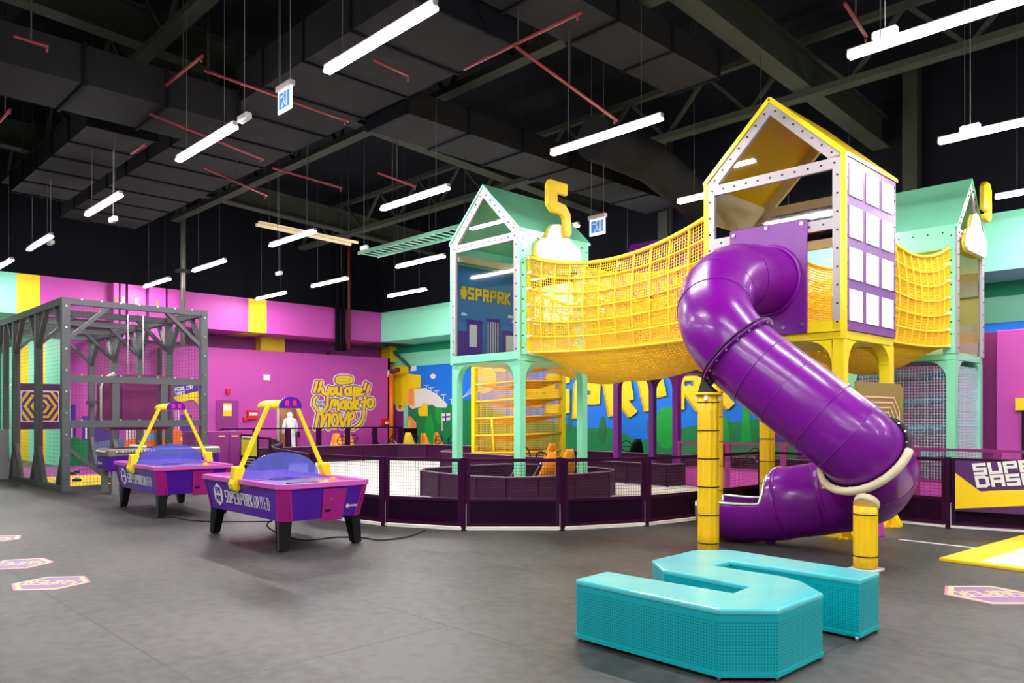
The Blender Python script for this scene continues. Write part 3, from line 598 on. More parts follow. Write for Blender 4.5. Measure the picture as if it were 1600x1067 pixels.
roof(h, lambda a, b, z: Vector((MX0+a, MY0+b, z)), Wm, Dm, MINTP)
open_side(h, fr, Dm, MINTP)
mb = MB(); mb.beam((MX0+.02, MY0-.01, PZ-.12), (MX0+.02, MY0-.01, EV+.02), .05, .07); mb.beam((MX1-.01, MY0-.01, PZ-.12), (MX1-.01, MY0-.01, EV), .05, .07); mb.beam((MX0, MY0-.01, PZ-.02), (MX1, MY0-.01, PZ-.02), .07, .14); mb.build('front_trim', MINTP, h)
solid_side(h, fl, Dm, MINTP); fi = PL((MX0+.026, MY0, 0), (0, 1, 0), (0, 0, 1), (1, 0, 0))
MB().prism([(.08, PZ+.01), (Dm-.05, PZ+.01), (Dm-.05, 4.62), (.08, 4.62)], fi, 0, .01).build('printed_inner_wall', mat('deep_blue_print', (40, 120, 190), .4), h)
mb = MB(); mb.bx(MX0+.05, MX0+.15, MY0+.05, MY1-.05, 4.66, 4.8); mb.bx(MX0+.1, MX1-.1, MY1-.12, MY1-.04, 4.62, 4.78); mb.build('inner_rails', CREAM, h)
mb = MB(); text(mb, '#SPRPRK', fi, .2, 3.98, .2, .12, .055, .085, .01, .02); mb.build('inner_lettering', YART, h)
mb = MB()
for a, b, z in ((.0, .35, 3.3), (.3, .75, 3.55), (.85, 1.25, 3.62), (1.3, 1.85, 3.4)): mb.prism([(a+.06, PZ+.02), (b+.02, PZ+.02), (b+.02, z), (a+.06, z)], fi, .01, .018)
mb.build('printed_towers', PUR2, h); mb = MB()
for k in range(5): mb.prism([(.92+k*.07, PZ+.05), (.95+k*.07, PZ+.05), (.95+k*.07, 3.55), (.92+k*.07, 3.55)], fi, .018, .022)
mb.prism([(.42, 3.0), (.62, 3.0), (.62, 3.45), (.42, 3.45)], fi, .018, .022); mb.prism([(1.45, 2.85), (1.7, 2.85), (1.7, 3.3), (1.45, 3.3)], fi, .018, .022)
for x_, z_ in ((.2, 3.62), (1.5, 3.68), (1.62, 3.58)): mb.prism([(x_, z_), (x_+.16, z_), (x_+.14, z_+.05), (x_+.03, z_+.06)], fi, .01, .02)
mb.build('printed_white_marks', WHITE, h)
def cloud(root, f, m=WHITE):
    C = [(0, .12), (.04, .3), (.16, .4), (.3, .42), (.34, .58), (.46, .7), (.66, .74), (.84, .66), (.92, .5), (1.06, .42), (1.2, .36), (1.28, .2), (1.24, .04), (1.1, -.02), (.14, -.02), (.04, .03)]
    MB().prism(C, f, .07, .11).build('cloud_face', m, root, .01); MB().prism([(x-.03+(.0), y-.015) for x, y in C], f, .03, .07).build('cloud_edge', YELB, root, .01)
fc = PL((MX1, MY0+.32, 4.5), (0, 1, 0), (0, 0, 1), (1, 0, 0)); cloud(h, fc)
N5 = [(.28, 1.5), (.78, 1.5), (.78, 1.28), (.5, 1.28), (.5, 1.12), (.72, 1.1), (.86, .95), (.9, .6), (.84, .5), (.72, .5), (.68, .84), (.6, .9), (.36, .9), (.22, 1.02), (.22, 1.38)]
MB().prism(N5, fc, .1, .2).build('number_five', YEL, h, .015)

# ---- yellow house with the slide
h = thing('play_house', 'yellow gabled play house with clear front that the slide leaves', 'play house', ((YX0+YX1)/2, 11, 0), 'raised gabled play houses')
Wy, Dy = YX1-YX0, YY1-YY0
ff = PL((YX0, YY0, 0), (1, 0, 0), (0, 0, 1), (0, -1, 0)); fb = PL((YX1, YY1, 0), (-1, 0, 0), (0, 0, 1), (0, 1, 0))
fr = PL((YX1, YY0, 0), (0, 1, 0), (0, 0, 1), (1, 0, 0)); fl = PL((YX0, YY1, 0), (0, -1, 0), (0, 0, 1), (-1, 0, 0))
legs(h, YX0, YX1, YY0, YY1, YELB); deck(h, YX0, YX1, YY0, YY1, YELB)
gable_frame(h, ff, Wy, 0, OFFW, rail=4.11); panes(h, ff, Wy, GLASS, 4.16); gable_frame(h, fb, Wy, 0, CREAM, rail=4.25, back=True)
MB().prism([(.12, 4.3), (Wy-.12, 4.3), (Wy-.12, EV-.15), (.12, EV-.15)], fb, 0, .006).build('back_pane', glass('smoked_acrylic', (255, 255, 255), (120, 118, 115), .05, .8), h)
roof(h, lambda a, b, z: Vector((YX0+a, YY0+b, z)), Wy, Dy, mat('yellow_roof', (255, 212, 26), .35))
mb = MB(); mb.beam((YX0, YY0-.01, PZ-.12), (YX0, YY0-.01, EV+.02), .06, .07); mb.beam((YX1+.01, YY0-.01, PZ-.12), (YX1+.01, YY0-.01, EV+.02), .045, .07)
mb.beam((YX0-.03, YY0-.02, EV+.02), ((YX0+YX1)/2, YY0-.02, RD+.03), .07, .06); mb.beam((YX1+.03, YY0-.02, EV+.02), ((YX0+YX1)/2, YY0-.02, RD+.03), .07, .06); mb.build('front_trim', YELB, h)
mb = MB(); mb.bx(-4.9, YX1, YY0-.03, YY0, PZ-.02, PZ+.12); mb.build('kick_board', YELB, h)
open_side(h, fl, Dy, CREAM, .14, Dy-.14, 4.45, 'left_panel', False)
p = solid_side(h, fr, Dy, LILAC, 'window_grid_panel')
mb = MB(); f2 = lambda p_: fr(Vector((p_.x, p_.y, p_.z+.026))); cw, rh = (Dy-.1)/3, (EV-PZ-.08)/4
for r_ in range(4):
    for c_ in range(3): mb.prism([(.05+c_*cw+.07, PZ+.06+r_*rh+.06), (.05+(c_+1)*cw-.06, PZ+.06+r_*rh+.06), (.05+(c_+1)*cw-.06, PZ+.06+(r_+1)*rh-.07), (.05+c_*cw+.07, PZ+.06+(r_+1)*rh-.07)], f2, 0, .012)
mb.build('white_squares', WHITE, p)
mb = MB(); dots(mb, [(x, z) for x in (.06, Dy-.05) for z in seq(PZ+.1, EV-.1, 12)], f2, .01, .01); mb.build('bolts', BLK, p)
MB().bx(-5.87, -4.72, YY0-.06, YY0-.03, PZ-.02, 4.24).build('slide_entry_panel', PURP, h, .01)
mb = MB()
for x_, z_ in ((-5.8, 4.17), (-4.79, 4.17), (-4.79, 2.82), (-5.05, 2.8), (-5.3, 2.8), (-5.3, 4.19)): mb.disc((x_, YY0-.08, z_), .025, .03, 10, 'y')
mb.build('panel_bolts', STEEL, h)
# padded wraps round the lower legs
def pads(root, x, y, z0, z1, r=.115, name='leg_pad', m=YELC, foot=True):
    mb = MB(); mb.tube([(x, y, z0+(z1-z0)*i/8) for i in range(9)], r*1.04, 54, prof=lambda j: 1-.12*abs(math.cos(j*PI*9/54))**6); o = mb.build(name, m, root)
    n = max(2, int((z1-z0)/.3))
    for i in range(n): s_ = MB(); zz = z0+.12+(z1-z0-.2)*i/(n-1); s_.tube([(x+math.cos(2*PI*k/20)*(r*1.06), y+math.sin(2*PI*k/20)*(r*1.06), zz) for k in range(20)], .006, 5, closed=True); s_.build('strap', BLK, o)
    if foot:
        f_ = MB(); f_.bx(x-.14, x+.14, y-.14, y+.14, 0, .02); f_.build('foot_plate', WHITE if name != 'leg_pad' else YELC, root)
        if name == 'leg_pad':
            g_ = MB()
            for a_ in range(4): c2, s2 = math.cos(a_*PI/2), math.sin(a_*PI/2); g_.prism([(.02, .26), (.08, .26), (.2, .03), (.2, 0), (.02, 0)], PL((x, y, 0), (c2, s2, 0), (0, 0, 1)), -.07, .07)
            g_.build('foot_flare', YELC, root)
    return o
for x, y in ((YX0+.075, YY0+.075), (YX1-.075, YY0+.075), (YX1-.075, YY1-.075), (YX0+.075, YY1-.075)): pads(h, x, y, .02, 2.02)

# ---- mint tower with ridge across the picture
h = thing('play_house', 'mint play tower at the right with a white cloud and yellow number on its end', 'play house', ((TX0+TX1)/2, 16.3, 0), 'raised gabled play houses')
Wt, Dt = TY1-TY0, TX1-TX0
ff = PL((TX1, TY0, 0), (0, 1, 0), (0, 0, 1), (1, 0, 0)); fs = PL((TX0, TY0, 0), (1, 0, 0), (0, 0, 1), (0, -1, 0)); fb = PL((TX1, TY1, 0), (-1, 0, 0), (0, 0, 1), (0, 1, 0)); fl = PL((TX0, TY1, 0), (0, -1, 0), (0, 0, 1), (-1, 0, 0))
legs(h, TX0, TX1, TY0, TY1, MINTP); deck(h, TX0, TX1, TY0, TY1, MINTP)
gable_frame(h, ff, Wt, 0, OFFW); panes(h, ff, Wt, GLASSP); roof(h, lambda a, b, z: Vector((TX1-b, TY0+a, z)), Wt, Dt, MINTP)
open_side(h, fs, Dt, MINTP, .2, Dt-.2, 4.6); solid_side(h, fb, Dt, YEL, 'back_panel'); open_side(h, fl, Wt, MINTP, .2, Wt-.2, 4.5, 'left_panel', False)
mb = MB(); mb.bx(TX0+.05, TX1-.05, TY1-.12, TY1-.05, 3.9, 4.2); mb.bx(TX0+.05, TX1-.05, TY1-.12, TY1-.05, 2.75, 3.0); mb.build('inner_rails', CREAM, h)
fc = PL((TX1, TY0+.25, 4.62), (0, 1, 0), (0, 0, 1), (1, 0, 0)); cloud(h, fc)
mb = MB()
N9 = [(.8, .82), (.8, 1.26), (.9, 1.36), (1.12, 1.36), (1.24, 1.24), (1.24, .72), (1.14, .62), (.86, .66), (.86, .74), (1.08, .78), (1.08, .82)]
mb.prism([(x, y+.02) for x, y in N9], fc, .1, .2); o = mb.build('number_plate', YEL, h, .015)
MB().prism([(.95, .98), (1.09, .98), (1.09, 1.2), (.95, 1.2)], fc, .2, .204).build('number_hole', YARTD, h)
# blue net walls under the tower
def net_wall(root, name, P, du, dv, nu, nv, m, r, sag=0):
    MB().net(lambda u, v: P+du*u+dv*v, nu, nv, r*1.4, 1, 1, 3).build(name, m, root)
nt_ = thing('climbing_net', 'blue netted climbing column with shelves under the mint tower', 'climbing net', ((TX0+TX1)/2, 16.3, 0))
zx = 2.55
for nm, P, du in (('front_net', Vector((TX0+.15, TY0+.04, .1)), Vector((Dt-.3, 0, 0))), ('right_net', Vector((TX1-.04, TY0+.15, .1)), Vector((0, Wt-.3, 0))), ('back_net', Vector((TX0+.15, TY1-.04, .1)), Vector((Dt-.3, 0, 0)))):
    net_wall(nt_, nm, P, du, Vector((0, 0, zx-.15)), 30, 44, NETW, .0035)
for k in range(5):
    z = .35+k*.5; s_ = .35 if k % 2 else -.35
    MB().add([(TX0+.1, TY0+.08, z), (TX1-.08, TY0+.08, z+.05), (TX1-.08, TY1-.08, z+.12), (TX0+.1, TY1-.08, z+.05), ((TX0+TX1)/2, TY0+.08, z-.14), ((TX0+TX1)/2, TY1-.08, z-.05)], [(0, 4, 5, 3), (4, 1, 2, 5)], True).build('shelf_net', mat('blue_net_cloth', (70, 165, 205), .8), nt_)
    MB().tube([(TX0+.1, TY0+.06, z), (TX1-.08, TY0+.06, z+.05), (TX1-.06, TY1-.08, z+.12)], .022, 8).build('shelf_rope', NETB, nt_)
for x, y in ((TX1-.17, TY0+.1), (TX1-.1, TY0+.17), (TX1-.1, TY1-.17), (TX0+.17, TY0+.1)): MB().tube([(x, y, 0), (x, y, zx)], .025, 8).build('net_pole', NETB, nt_)

# ---- purple house behind the bridge
h = thing('play_house', 'purple play house behind the rope bridge, only roof and posts showing', 'play house', ((UX0+UX1)/2, 16.3, 0), 'raised gabled play houses')
Wt2, Du = UY1-UY0, UX1-UX0
legs(h, UX0, UX1, UY0, UY1, PURP); deck(h, UX0, UX1, UY0, UY1, PURP)
roof(h, lambda a, b, z: Vector((UX1-b, UY0+a, z)), Wt2, Du, PURP)
ff = PL((UX1, UY0, 0), (0, 1, 0), (0, 0, 1), (1, 0, 0)); fs = PL((UX0, UY0, 0), (1, 0, 0), (0, 0, 1), (0, -1, 0))
gable_frame(h, ff, Wt2, 0, PINKR); open_side(h, ff, Wt2, PURP, .2, Wt2-.2, 4.5); open_side(h, fs, Du, MAG, .2, Du-.2, 4.5); solid_side(h, PL((UX0, UY1, 0), (0, -1, 0), (0, 0, 1), (-1, 0, 0)), Wt2, PURP, 'left_panel'); solid_side(h, PL((UX1, UY1, 0), (-1, 0, 0), (0, 0, 1), (0, 1, 0)), Du, MAG, 'back_panel')

# ---- yellow climbing column beyond the mint house
c = thing('climbing_net', 'yellow square climbing column with netted sides behind mint posts', 'climbing net', (-16.4, 16.2, 0))
CX0, CX1, CY0, CY1 = -17.3, -15.4, 15.3, 17.05
for x, y in ((CX0, CY0), (CX1, CY0), (CX1, CY1), (CX0, CY1)): MB().bx(x-.07, x+.07, y-.07, y+.07, 0, 3.3).build('post', YELB, c)
for P, du, nm in ((Vector((CX0, CY0, .35)), Vector((CX1-CX0, 0, 0)), 'front_net'), (Vector((CX1, CY0, .35)), Vector((0, CY1-CY0, 0)), 'right_net'), (Vector((CX0, CY1, .35)), Vector((CX1-CX0, 0, 0)), 'back_net'), (Vector((CX0, CY0, .35)), Vector((0, CY1-CY0, 0)), 'left_net')):
    MB().net(lambda u, v: P+du*u+Vector((0, 0, 2.9*v)), 30, 46, .006, 1, 1, 3).build(nm, NETY, c)
for k in range(6):
    z = .5+k*.5; dz = .22 if k % 2 else -.12
    MB().add([(CX0, CY0, z), (CX1, CY0, z+.05), (CX1, CY1, z+.1), (CX0, CY1, z), ((CX0+CX1)/2+.3, CY0, z-.17), ((CX0+CX1)/2, CY1, z-.1)], [(0, 4, 5, 3), (4, 1, 2, 5)], True).build('shelf_net', NETO, c)
    mb = MB(); mb.tube([(CX0, CY0-.03, z), (CX1+.03, CY0-.03, z+.06), (CX1+.03, CY1, z+.1)], .03, 8); mb.build('shelf_rope', NETY, c)
MB().tube([(CX0+.9, CY0-.04, .35), (CX0+.8, CY0-.04, 1.5)], .035, 8).build('inner_pole', YELB, c)

# ================================================================ ROPE BRIDGES
def bridge(label, ax, a0, a1, b0, b1, zt0, zt1, zb0, zb1, sag, belly, fine=.047, rr=.0108):
    o = thing('rope_bridge', label, 'rope bridge', (((a0+a1)/2, (b0+b1)/2, 2.7) if ax == 'x' else ((b0+b1)/2, (a0+a1)/2, 2.7)), 'rope bridges between the play houses')
    W = (lambda a, b, z: Vector((a, b, z))) if ax == 'x' else (lambda a, b, z: Vector((b, a, z)))
    q4 = lambda u: 4*u*(1-u)
    zt = lambda u: zt0+(zt1-zt0)*u-sag*q4(u); zb = lambda u: zb0+(zb1-zb0)*u-.06*q4(u)
    L = a1-a0
    for nm, b, sg in (('near_side_net', b0, -1), ('far_side_net', b1, 1)):
        fn = lambda u, v: W(a0+L*u, b+sg*.1*math.sin(PI*v)*q4(u)*.8, zb(u)+(zt(u)-zb(u))*v)
        MB().net(fn, int(L/fine), int(1.6/fine), rr*.75, 16, 8, 3).build(nm, NETY, o)
        f2 = lambda u, v: fn(u, v)+(Vector((0, sg*.03, 0)) if ax == 'x' else Vector((sg*.03, 0, 0)))
        MB().net(f2, 11, 6, .016, 20, 8, 5).build(nm.replace('net', 'rope_grid'), NETY, o)
        MB().tube([f2(i/24, 1.0)+Vector((0, 0, .02)) for i in range(25)], .035, 8).build('hand_rope', NETY, o)
        MB().tube([f2(i/24, 0) for i in range(25)], .025, 8).build('foot_rope', NETY, o)
        for e in (0, 1): MB().beam(f2(e*.996+.002, 0), f2(e*.996+.002, 1), .07, .05).build('end_strip', YELC, o)
        mb = MB()
        for e in (.004, .996):
            for v in (0, .17, .34, .5, .67, .84, 1.0): p = f2(e, v); MB().bx(p.x-.045, p.x+.045, p.y-.045, p.y+.045, p.z-.025, p.z+.025).build('clip', WHITE, o)
    fb_ = lambda u, v: W(a0+L*u, b0+(b1-b0)*v, zb(u)-belly*math.sin(PI*v)*q4(u)**.7)
    MB().net(fb_, int(L/.06), int((b1-b0)*1.25/.06), .0165, 14, 10, 4).build('floor_net', NETY, o)
    return o
bridge('long yellow rope bridge sagging between mint house and yellow house', 'x', MX1+.03, YX0-.03, 10.26, 11.78, 4.5, 4.56, 2.76, 2.78, .36, .5)
bridge('yellow rope bridge from the yellow house back to the mint tower at right', 'y', YY1+.03, TY0-.03, -6.1, -4.62, 4.5, 4.6, 2.78, 2.84, .34, .45)
bridge('yellow rope bridge at the back between purple house and mint tower', 'x', UX1+.03, TX0-.03, 15.6, 16.95, 4.4, 4.4, 2.78, 2.78, .3, .4, .08, .012)
bridge('yellow rope bridge at the back left leading to the purple house', 'y', MY1+.03, UY0-.03, -11.9, -10.5, 4.4, 4.4, 2.78, 2.78, .3, .4, .08, .012)

# ================================================================ SLIDE
def catmull(P, n):
    out = []
    P = [Vector(p) for p in P]; Q_ = [P[0]*2-P[1]]+P+[P[-1]*2-P[-2]]
    for i in range(1, len(Q_)-2):
        for k in range(n):
            t = k/n; a, b, c, d = Q_[i-1:i+3]
            out.append(.5*((2*b)+(c-a)*t+(2*a-5*b+4*c-d)*t*t+(3*b-a-3*c+d)*t**3))
    return out+[P[-1]]
SR = .445
def pd(u, v, d): x, y = _xy(u, d); return (x, y, EYE+(HOR-v)*d/FPX)
SP = [(-5.28, 10.12, 3.46), (-5.28, 9.55, 3.44), (-5.27, 8.98, 3.31), (-5.16, 8.52, 2.98), pd(1124, 512, 9.22), pd(1160, 556, 9.02), pd(1222, 604, 8.78), pd(1284, 652, 8.55), pd(1338, 696, 8.42), pd(1364, 734, 8.62), pd(1348, 762, 9.1), pd(1296, 776, 9.5), pd(1240, 784, 9.65), pd(1206, 787, 9.8), pd(1160, 788, 9.95), (-5.5, 8.97, .48)]
path = catmull(SP, 6)
def frames(pts):
    fr_ = []; prev = None
    for i, p in enumerate(pts):
        d = (pts[min(i+1, len(pts)-1)]-pts[max(i-1, 0)]).normalized()
        up = Vector((0, 0, 1)); r_ = d.cross(up); r_.normalize(); u_ = r_.cross(d); fr_.append((p, r_, u_, d))
    return fr_
FRM = frames(path)
def loft(i0, i1, a0, a1, R, n=40, thick=0):
    mb = MB(); vs = []; fs = []; full = abs(a1-a0) > 2*PI-.01; m = n if full else n+1
    for i in range(i0, i1+1):
        p, r_, u_, d = FRM[i]
        for j in range(m): a = a0+(a1-a0)*j/n; vs.append(p+(r_*math.cos(a)+u_*math.sin(a))*R)
    for i in range(i1-i0):
        for j in range(n): a = i*m+j; b = i*m+(j+1) % m; fs.append((a, b, b+m, a+m))
    return mb.add(vs, fs, True)
sl = thing('tube_slide', 'big glossy purple spiral tube slide leaving the yellow house', 'slide', (-4.3, 8.8, 0))
def solid(o, t=.012):
    s_ = o.modifiers.new('thickness', 'SOLIDIFY'); s_.thickness = t; s_.offset = -1; return o
def near(u, v, lo, hi):
    def e(i):
        p = path[i]; r = p.x*_c+p.y*_s; d = -p.x*_s+p.y*_c; return (800+FPX*r/d-u)**2+(HOR-FPX*(p.z-EYE)/d-v)**2
    return min(range(lo, hi), key=e)
IF1, IF2 = near(1150, 548, 18, 40), near(1352, 713, 44, 60)                                            # flange stations
cuts = [0, 9, 15, 20, IF1]+[round(IF1+(IF2-IF1)*k/5) for k in range(1, 5)]+[IF2, IF2+4, IF2+9, IF2+14, IF2+18, 74]
print('IF', IF1, IF2)
names = ['entry_tube']+['bend_section']*3+['straight_section']*4+['bend_section']+['lower_section']*5
for k, (i0, i1) in enumerate(zip(cuts, cuts[1:])):
    loft(i0, i1, 0, 2*PI, SR-(.003 if k % 2 else 0), 48).build(names[k], SLIDE, sl)
END = len(path)-1
def ringpt(i, a, R=SR): p, r_, u_, d = FRM[i]; return p+(r_*math.cos(a)+u_*math.sin(a))*R
def gap(i): return max(.0, min(1.0, (i-74)/6))*(PI/2-.1)
mb = MB(); vs = []; fs = []; n = 40
for i in range(74, END+1):
    g = gap(i); vs += [ringpt(i, PI/2+g+(2*PI-2*g)*j/n, SR-.003) for j in range(n+1)]
for i in range(END-74):
    for j in range(n): a = i*(n+1)+j; fs.append((a, a+1, a+n+2, a+n+1))
solid(mb.add(vs, fs, True).build('exit_trough', SLIDE, sl), .015)
rim = [ringpt(i, PI/2-gap(i)) for i in range(END, 73, -1)]+[ringpt(i, PI/2+gap(i)) for i in range(75, END+1)]
MB().tube(rim, .022, 8).build('steel_rim', STEEL, sl)
MB().tube([ringpt(END, .1-(PI+.2)*j/16) for j in range(17)], .022, 8).build('steel_end_rim', STEEL, sl)
mb = MB()
for i in cuts[1:-1]:
    if i not in (IF1, IF2): mb.tube([ringpt(i, 2*PI*j/48, SR) for j in range(48)], .006, 6, closed=True)
mb.build('seam_rings', SLIDE, sl)
def flange(i, name, nb=18, pad=False):
    p, r_, u_, d = FRM[i]
    for sgn in (-1, 1):
        mb = MB(); n = 40; vs = []
        for dd in (0, .022*sgn):
            for R in (SR-.01, SR+.068): vs += [p+d*(dd+.003*sgn)+(r_*math.cos(2*PI*j/n)+u_*math.sin(2*PI*j/n))*R for j in range(n)]
        fs = []
        for j in range(n):
            k = (j+1) % n; fs += [(j, k, n+k, n+j), (2*n+j, 3*n+j, 3*n+k, 2*n+k), (n+j, n+k, 3*n+k, 3*n+j), (j, 2*n+j, 2*n+k, k)]
        mb.add(vs, fs, True).build(name, SLIDE if sgn > 0 else BLK, sl)
    mb = MB()
    for j in range(nb): a = 2*PI*j/nb; c = p+(r_*math.cos(a)+u_*math.sin(a))*(SR+.03); mb.tube([c-d*.035, c+d*.045], .012, 8)
    mb.build('flange_bolts', STEEL, sl)
flange(IF1, 'upper_flange'); flange(IF2, 'lower_flange')
p, r_, u_, d = FRM[IF2]
mb = MB(); mb.tube([p+(r_*math.cos(a)+u_*math.sin(a))*(SR+.06) for a in [PI*.05-(PI*1.25)*k/24 for k in range(25)]], .045, 8); mb.build('beige_flange_pad', BEIGE, sl)
# entry collar at the house
mb = MB(); mb.tube([Vector((-5.28, 10.06, 3.46))+Vector((math.cos(2*PI*j/40), 0, math.sin(2*PI*j/40)))*(SR+.02) for j in range(40)], .03, 8, closed=True); mb.build('entry_collar', SLIDE, sl)
MB().tube([(-4.75, 9.15, 0), (-4.75, 9.15, .09)], .06, 12).build('foot_stub', PURP, sl)
mb = MB(); mb.bx(-3.86, -3.7, 8.62, 8.63, .78, .86); mb.build('warning_sticker', YEL, sl)
# padded supports
for (x, y, zt_, lb, k) in ((-4.83, 7.83, 1.83, 'yellow padded post carrying the upper slide joint', 0), (-3.245, 8.27, .66, 'short yellow padded post under the lower slide bend', 1)):
    t = thing('slide_support', lb, 'support post', (x, y, 0), 'padded posts under the slide')
    pads(t, x, y, .03, zt_, .115, 'post_pad'); 
    if k == 0:
        MB().disc((x, y, zt_), .15, .03, 20).build('cap_plate', YELC, t)
        p, r_, u_, d = FRM[IF1]
        lo = [p+(r_*math.cos(a)+u_*math.sin(a))*(SR+.05) for a in (-PI*.62, -PI*.5, -PI*.38)]
        mb = MB(); top = [lo[0], lo[1], lo[2]]
        for a_, b_ in ((-.08, 0), (.08, 0)): pass
        mb.add([(x-.11, y-.05, zt_+.03), (x+.11, y-.05, zt_+.03), (x+.11, y+.05, zt_+.03), (x-.11, y+.05, zt_+.03)]+[lo[0]-d*.03, lo[2]-d*.03, lo[2]+d*.03, lo[0]+d*.03], [(0, 1, 5, 4), (1, 2, 6, 5), (2, 3, 7, 6), (3, 0, 4, 7), (3, 2, 1, 0), (4, 5, 6, 7)]); mb.build('black_bracket', BLK, t)
        mb = MB()
        for a_ in range(4): mb.bx(x+.12*math.cos(a_*PI/2+.4)-.02, x+.12*math.cos(a_*PI/2+.4)+.02, y+.12*math.sin(a_*PI/2+.4)-.02, y+.12*math.sin(a_*PI/2+.4)+.02, zt_-.06, zt_)
        mb.build('cap_nuts', WHITE, t)
    else:
        MB().tube([(x, y, zt_), (x+.0, y+.05, zt_+.05)], .125, 16).build('beige_cap_pad', BEIGE, t)
t = thing('striped_board', 'olive board with nested pink rounded lines fixed behind the slide', 'board', (-4.17, 11.2, 1))
ya, yb = onX(1335, 600, -4.17).y, onX(1408, 600, -4.17).y; zz = onX(1400, 600, -4.17).z; f = PL((-4.17, ya, 0), (0, 1, 0), (0, 0, 1), (1, 0, 0)); Lb = yb-ya
MB().prism([(0, .75), (Lb, .75), (Lb, zz-.1), (Lb-.1, zz), (0, zz+.0)], f, 0, .03).build('board', mat('olive_board', (150, 142, 66), .35, .2), t); mb = MB()
for k in range(4): e = .14+k*.07; mb.stroke([(-.0, zz-e-.06), (Lb-e-.22, zz-e-.06), (Lb-e-.02, zz-e-.26), (Lb-e, .75+e*.3)], .022, f, .03, .036)
mb.build('pink_lines', mat('pale_pink_print', (240, 190, 170), .5), t)
t = thing('magenta_ramp_leg', 'slanted magenta board standing on floor behind the short slide post', 'board', (-4.0, 10.9, 0))
f = PL((-4.02, 10.62, 0), (.25, .97, 0), (0, 0, 1)); MB().prism([(-.28, 0), (.14, 0), (-.04, .82), (-.2, .82)], f, -.03, .03).build('board', MAG, t, .01)
t.name = 'slanted_board'

# ================================================================ TRACK FENCE, BARRIERS, FLOOR
FP = [(-23.3, 9.6), (-22.3, 10.4), (-20.9, 10.2), (-19.4, 9.9), (-18.1, 9.4), (-16.9, 8.85), (-15.7, 8.27), (-14.7, 7.55), (-13.6, 7.0), (-12.46, 6.66), (-11.0, 6.3), (-9.38, 6.55), (-8.24, 7.09), (-7.29, 8.07), (-6.74, 9.27), (-6.54, 10.57), (-6.5, 12.2), (-5.05, 12.2), (-3.61, 12.12), (-2.3, 12.5), (-1.0, 12.8)]
FL_ = ['far left behind the locker', 'behind the far air hockey table, left', 'behind the far air hockey table, right', 'left of the yellow rules board', 'holding the yellow rules board', 'behind the near hockey score arch', 'at the pale rounded corner above hockey table', 'seen over the near hockey table, left', 'seen over the near hockey table, middle', 'seen over the near hockey table, right', 'directly right of the near hockey table',
  'left of the mint front post, white floor behind it', 'in front of the orange kart seats', 'in front of the third mint post', 'just left of the tall yellow padded post', 'partly behind the slide exit', 'behind the slide exit trough', 'behind the lower slide bend', 'carrying the big purple and yellow banner', 'at the right picture edge beyond banner']
def fence(p, q, label, solid_to=.42):
    p, q = Vector((*p, 0)), Vector((*q, 0)); d = (q-p); L = d.length; x = d/L; o = thing('fence_panel', 'maroon fence panel with mesh top, '+label, 'fence panel', (p+q)/2, 'maroon track fence panels')
    f = PL(p, x, (0, 0, 1)); g = .035; H = 1.0
    mb = MB(); mb.prism([(g, .06), (g+.05, .06), (g+.05, H), (g, H)], f, -.02, .02); mb.prism([(L-g-.05, .06), (L-g, .06), (L-g, H), (L-g-.05, H)], f, -.02, .02)
    for z in (.06, H-.045, solid_to-.02): mb.prism([(g, z), (L-g, z), (L-g, z+.045), (g, z+.045)], f, -.021, .021)
    mb.build('frame', MAROON, o)
    MB().prism([(g+.05, .1), (L-g-.05, .1), (L-g-.05, solid_to), (g+.05, solid_to)], f, -.008, .008).build('lower_panel', MAROOND, o)
    a, b = f(Vector((g+.05, solid_to, 0))), f(Vector((L-g-.05, solid_to, 0)))
    MB().net(lambda u, v: a.lerp(b, u)+Vector((0, 0, v*(H-.045-solid_to))), max(4, int(L/.045)), 12, .0024, 1, 1, 3).build('wire_mesh', BLK, o)
    mb = MB(); mb.prism([(g-.01, .018), (L-g+.01, .018), (L-g+.01, .045), (g-.01, .045)], f, -.022, .022)
    for e in (g-.012, L-g-.012): mb.prism([(e, .045), (e+.024, .045), (e+.024, .37), (e, .37)], f, -.014, .014)
    mb.build('white_edge_strip', WHITE, o)
    mb = MB(); mb.bx(p.x-.03, p.x+.03, p.y-.03, p.y+.03, 0, H+.01); mb.build('post', MAROON, o)
    return o
for i, (p, q) in enumerate(zip(FP, FP[1:])): fence(p, q, FL_[i])
poly = FP[:-4]+[(-6.3, 15.0), (-2.5, 15.2), (-2.5, 17.6), (-25.5, 17.6), (-25.5, 9.6)]
struct(MB().prism(poly, PL((0, 0, 0), (1, 0, 0), (0, 1, 0)), .0, .006).build('floor_track', TRACKF))
def barrier(label, pts, closed=False, h=.5, m=MAROON, seg=1.2, mesh=False):
    pts = [Vector((*p, 0)) for p in pts]; cyc = pts+[pts[0]] if closed else pts
    o = thing('track_barrier', label, 'barrier', pts[len(pts)//2], 'low barriers of the kart track')
    for p, q in zip(cyc, cyc[1:]):
        d = q-p; L = d.length; n = max(1, round(L/seg)); x = d/L; 
        for k in range(n):
            f = PL(p+x*L*k/n, x, (0, 0, 1)); l = L/n; mb = MB(); mb.prism([(.01, .03), (l-.01, .03), (l-.01, h), (.01, h)], f, -.012, .012); mb.prism([(.0, .0), (.04, .0), (.04, h), (0, h)], f, -.03, .03)
            mb.prism([(.0, h-.04), (l, h-.04), (l, h), (0, h)], f, -.03, .03); mb.prism([(.0, .03), (l, .03), (l, .07), (0, .07)], f, -.025, .025); mb.build('panel', m, o)
    MB().tube([p+Vector((0, 0, h+.012)) for p in cyc], .012, 6).build('top_edge', mat('pale_edge_tube', (170, 140, 165), .4), o)
    return o
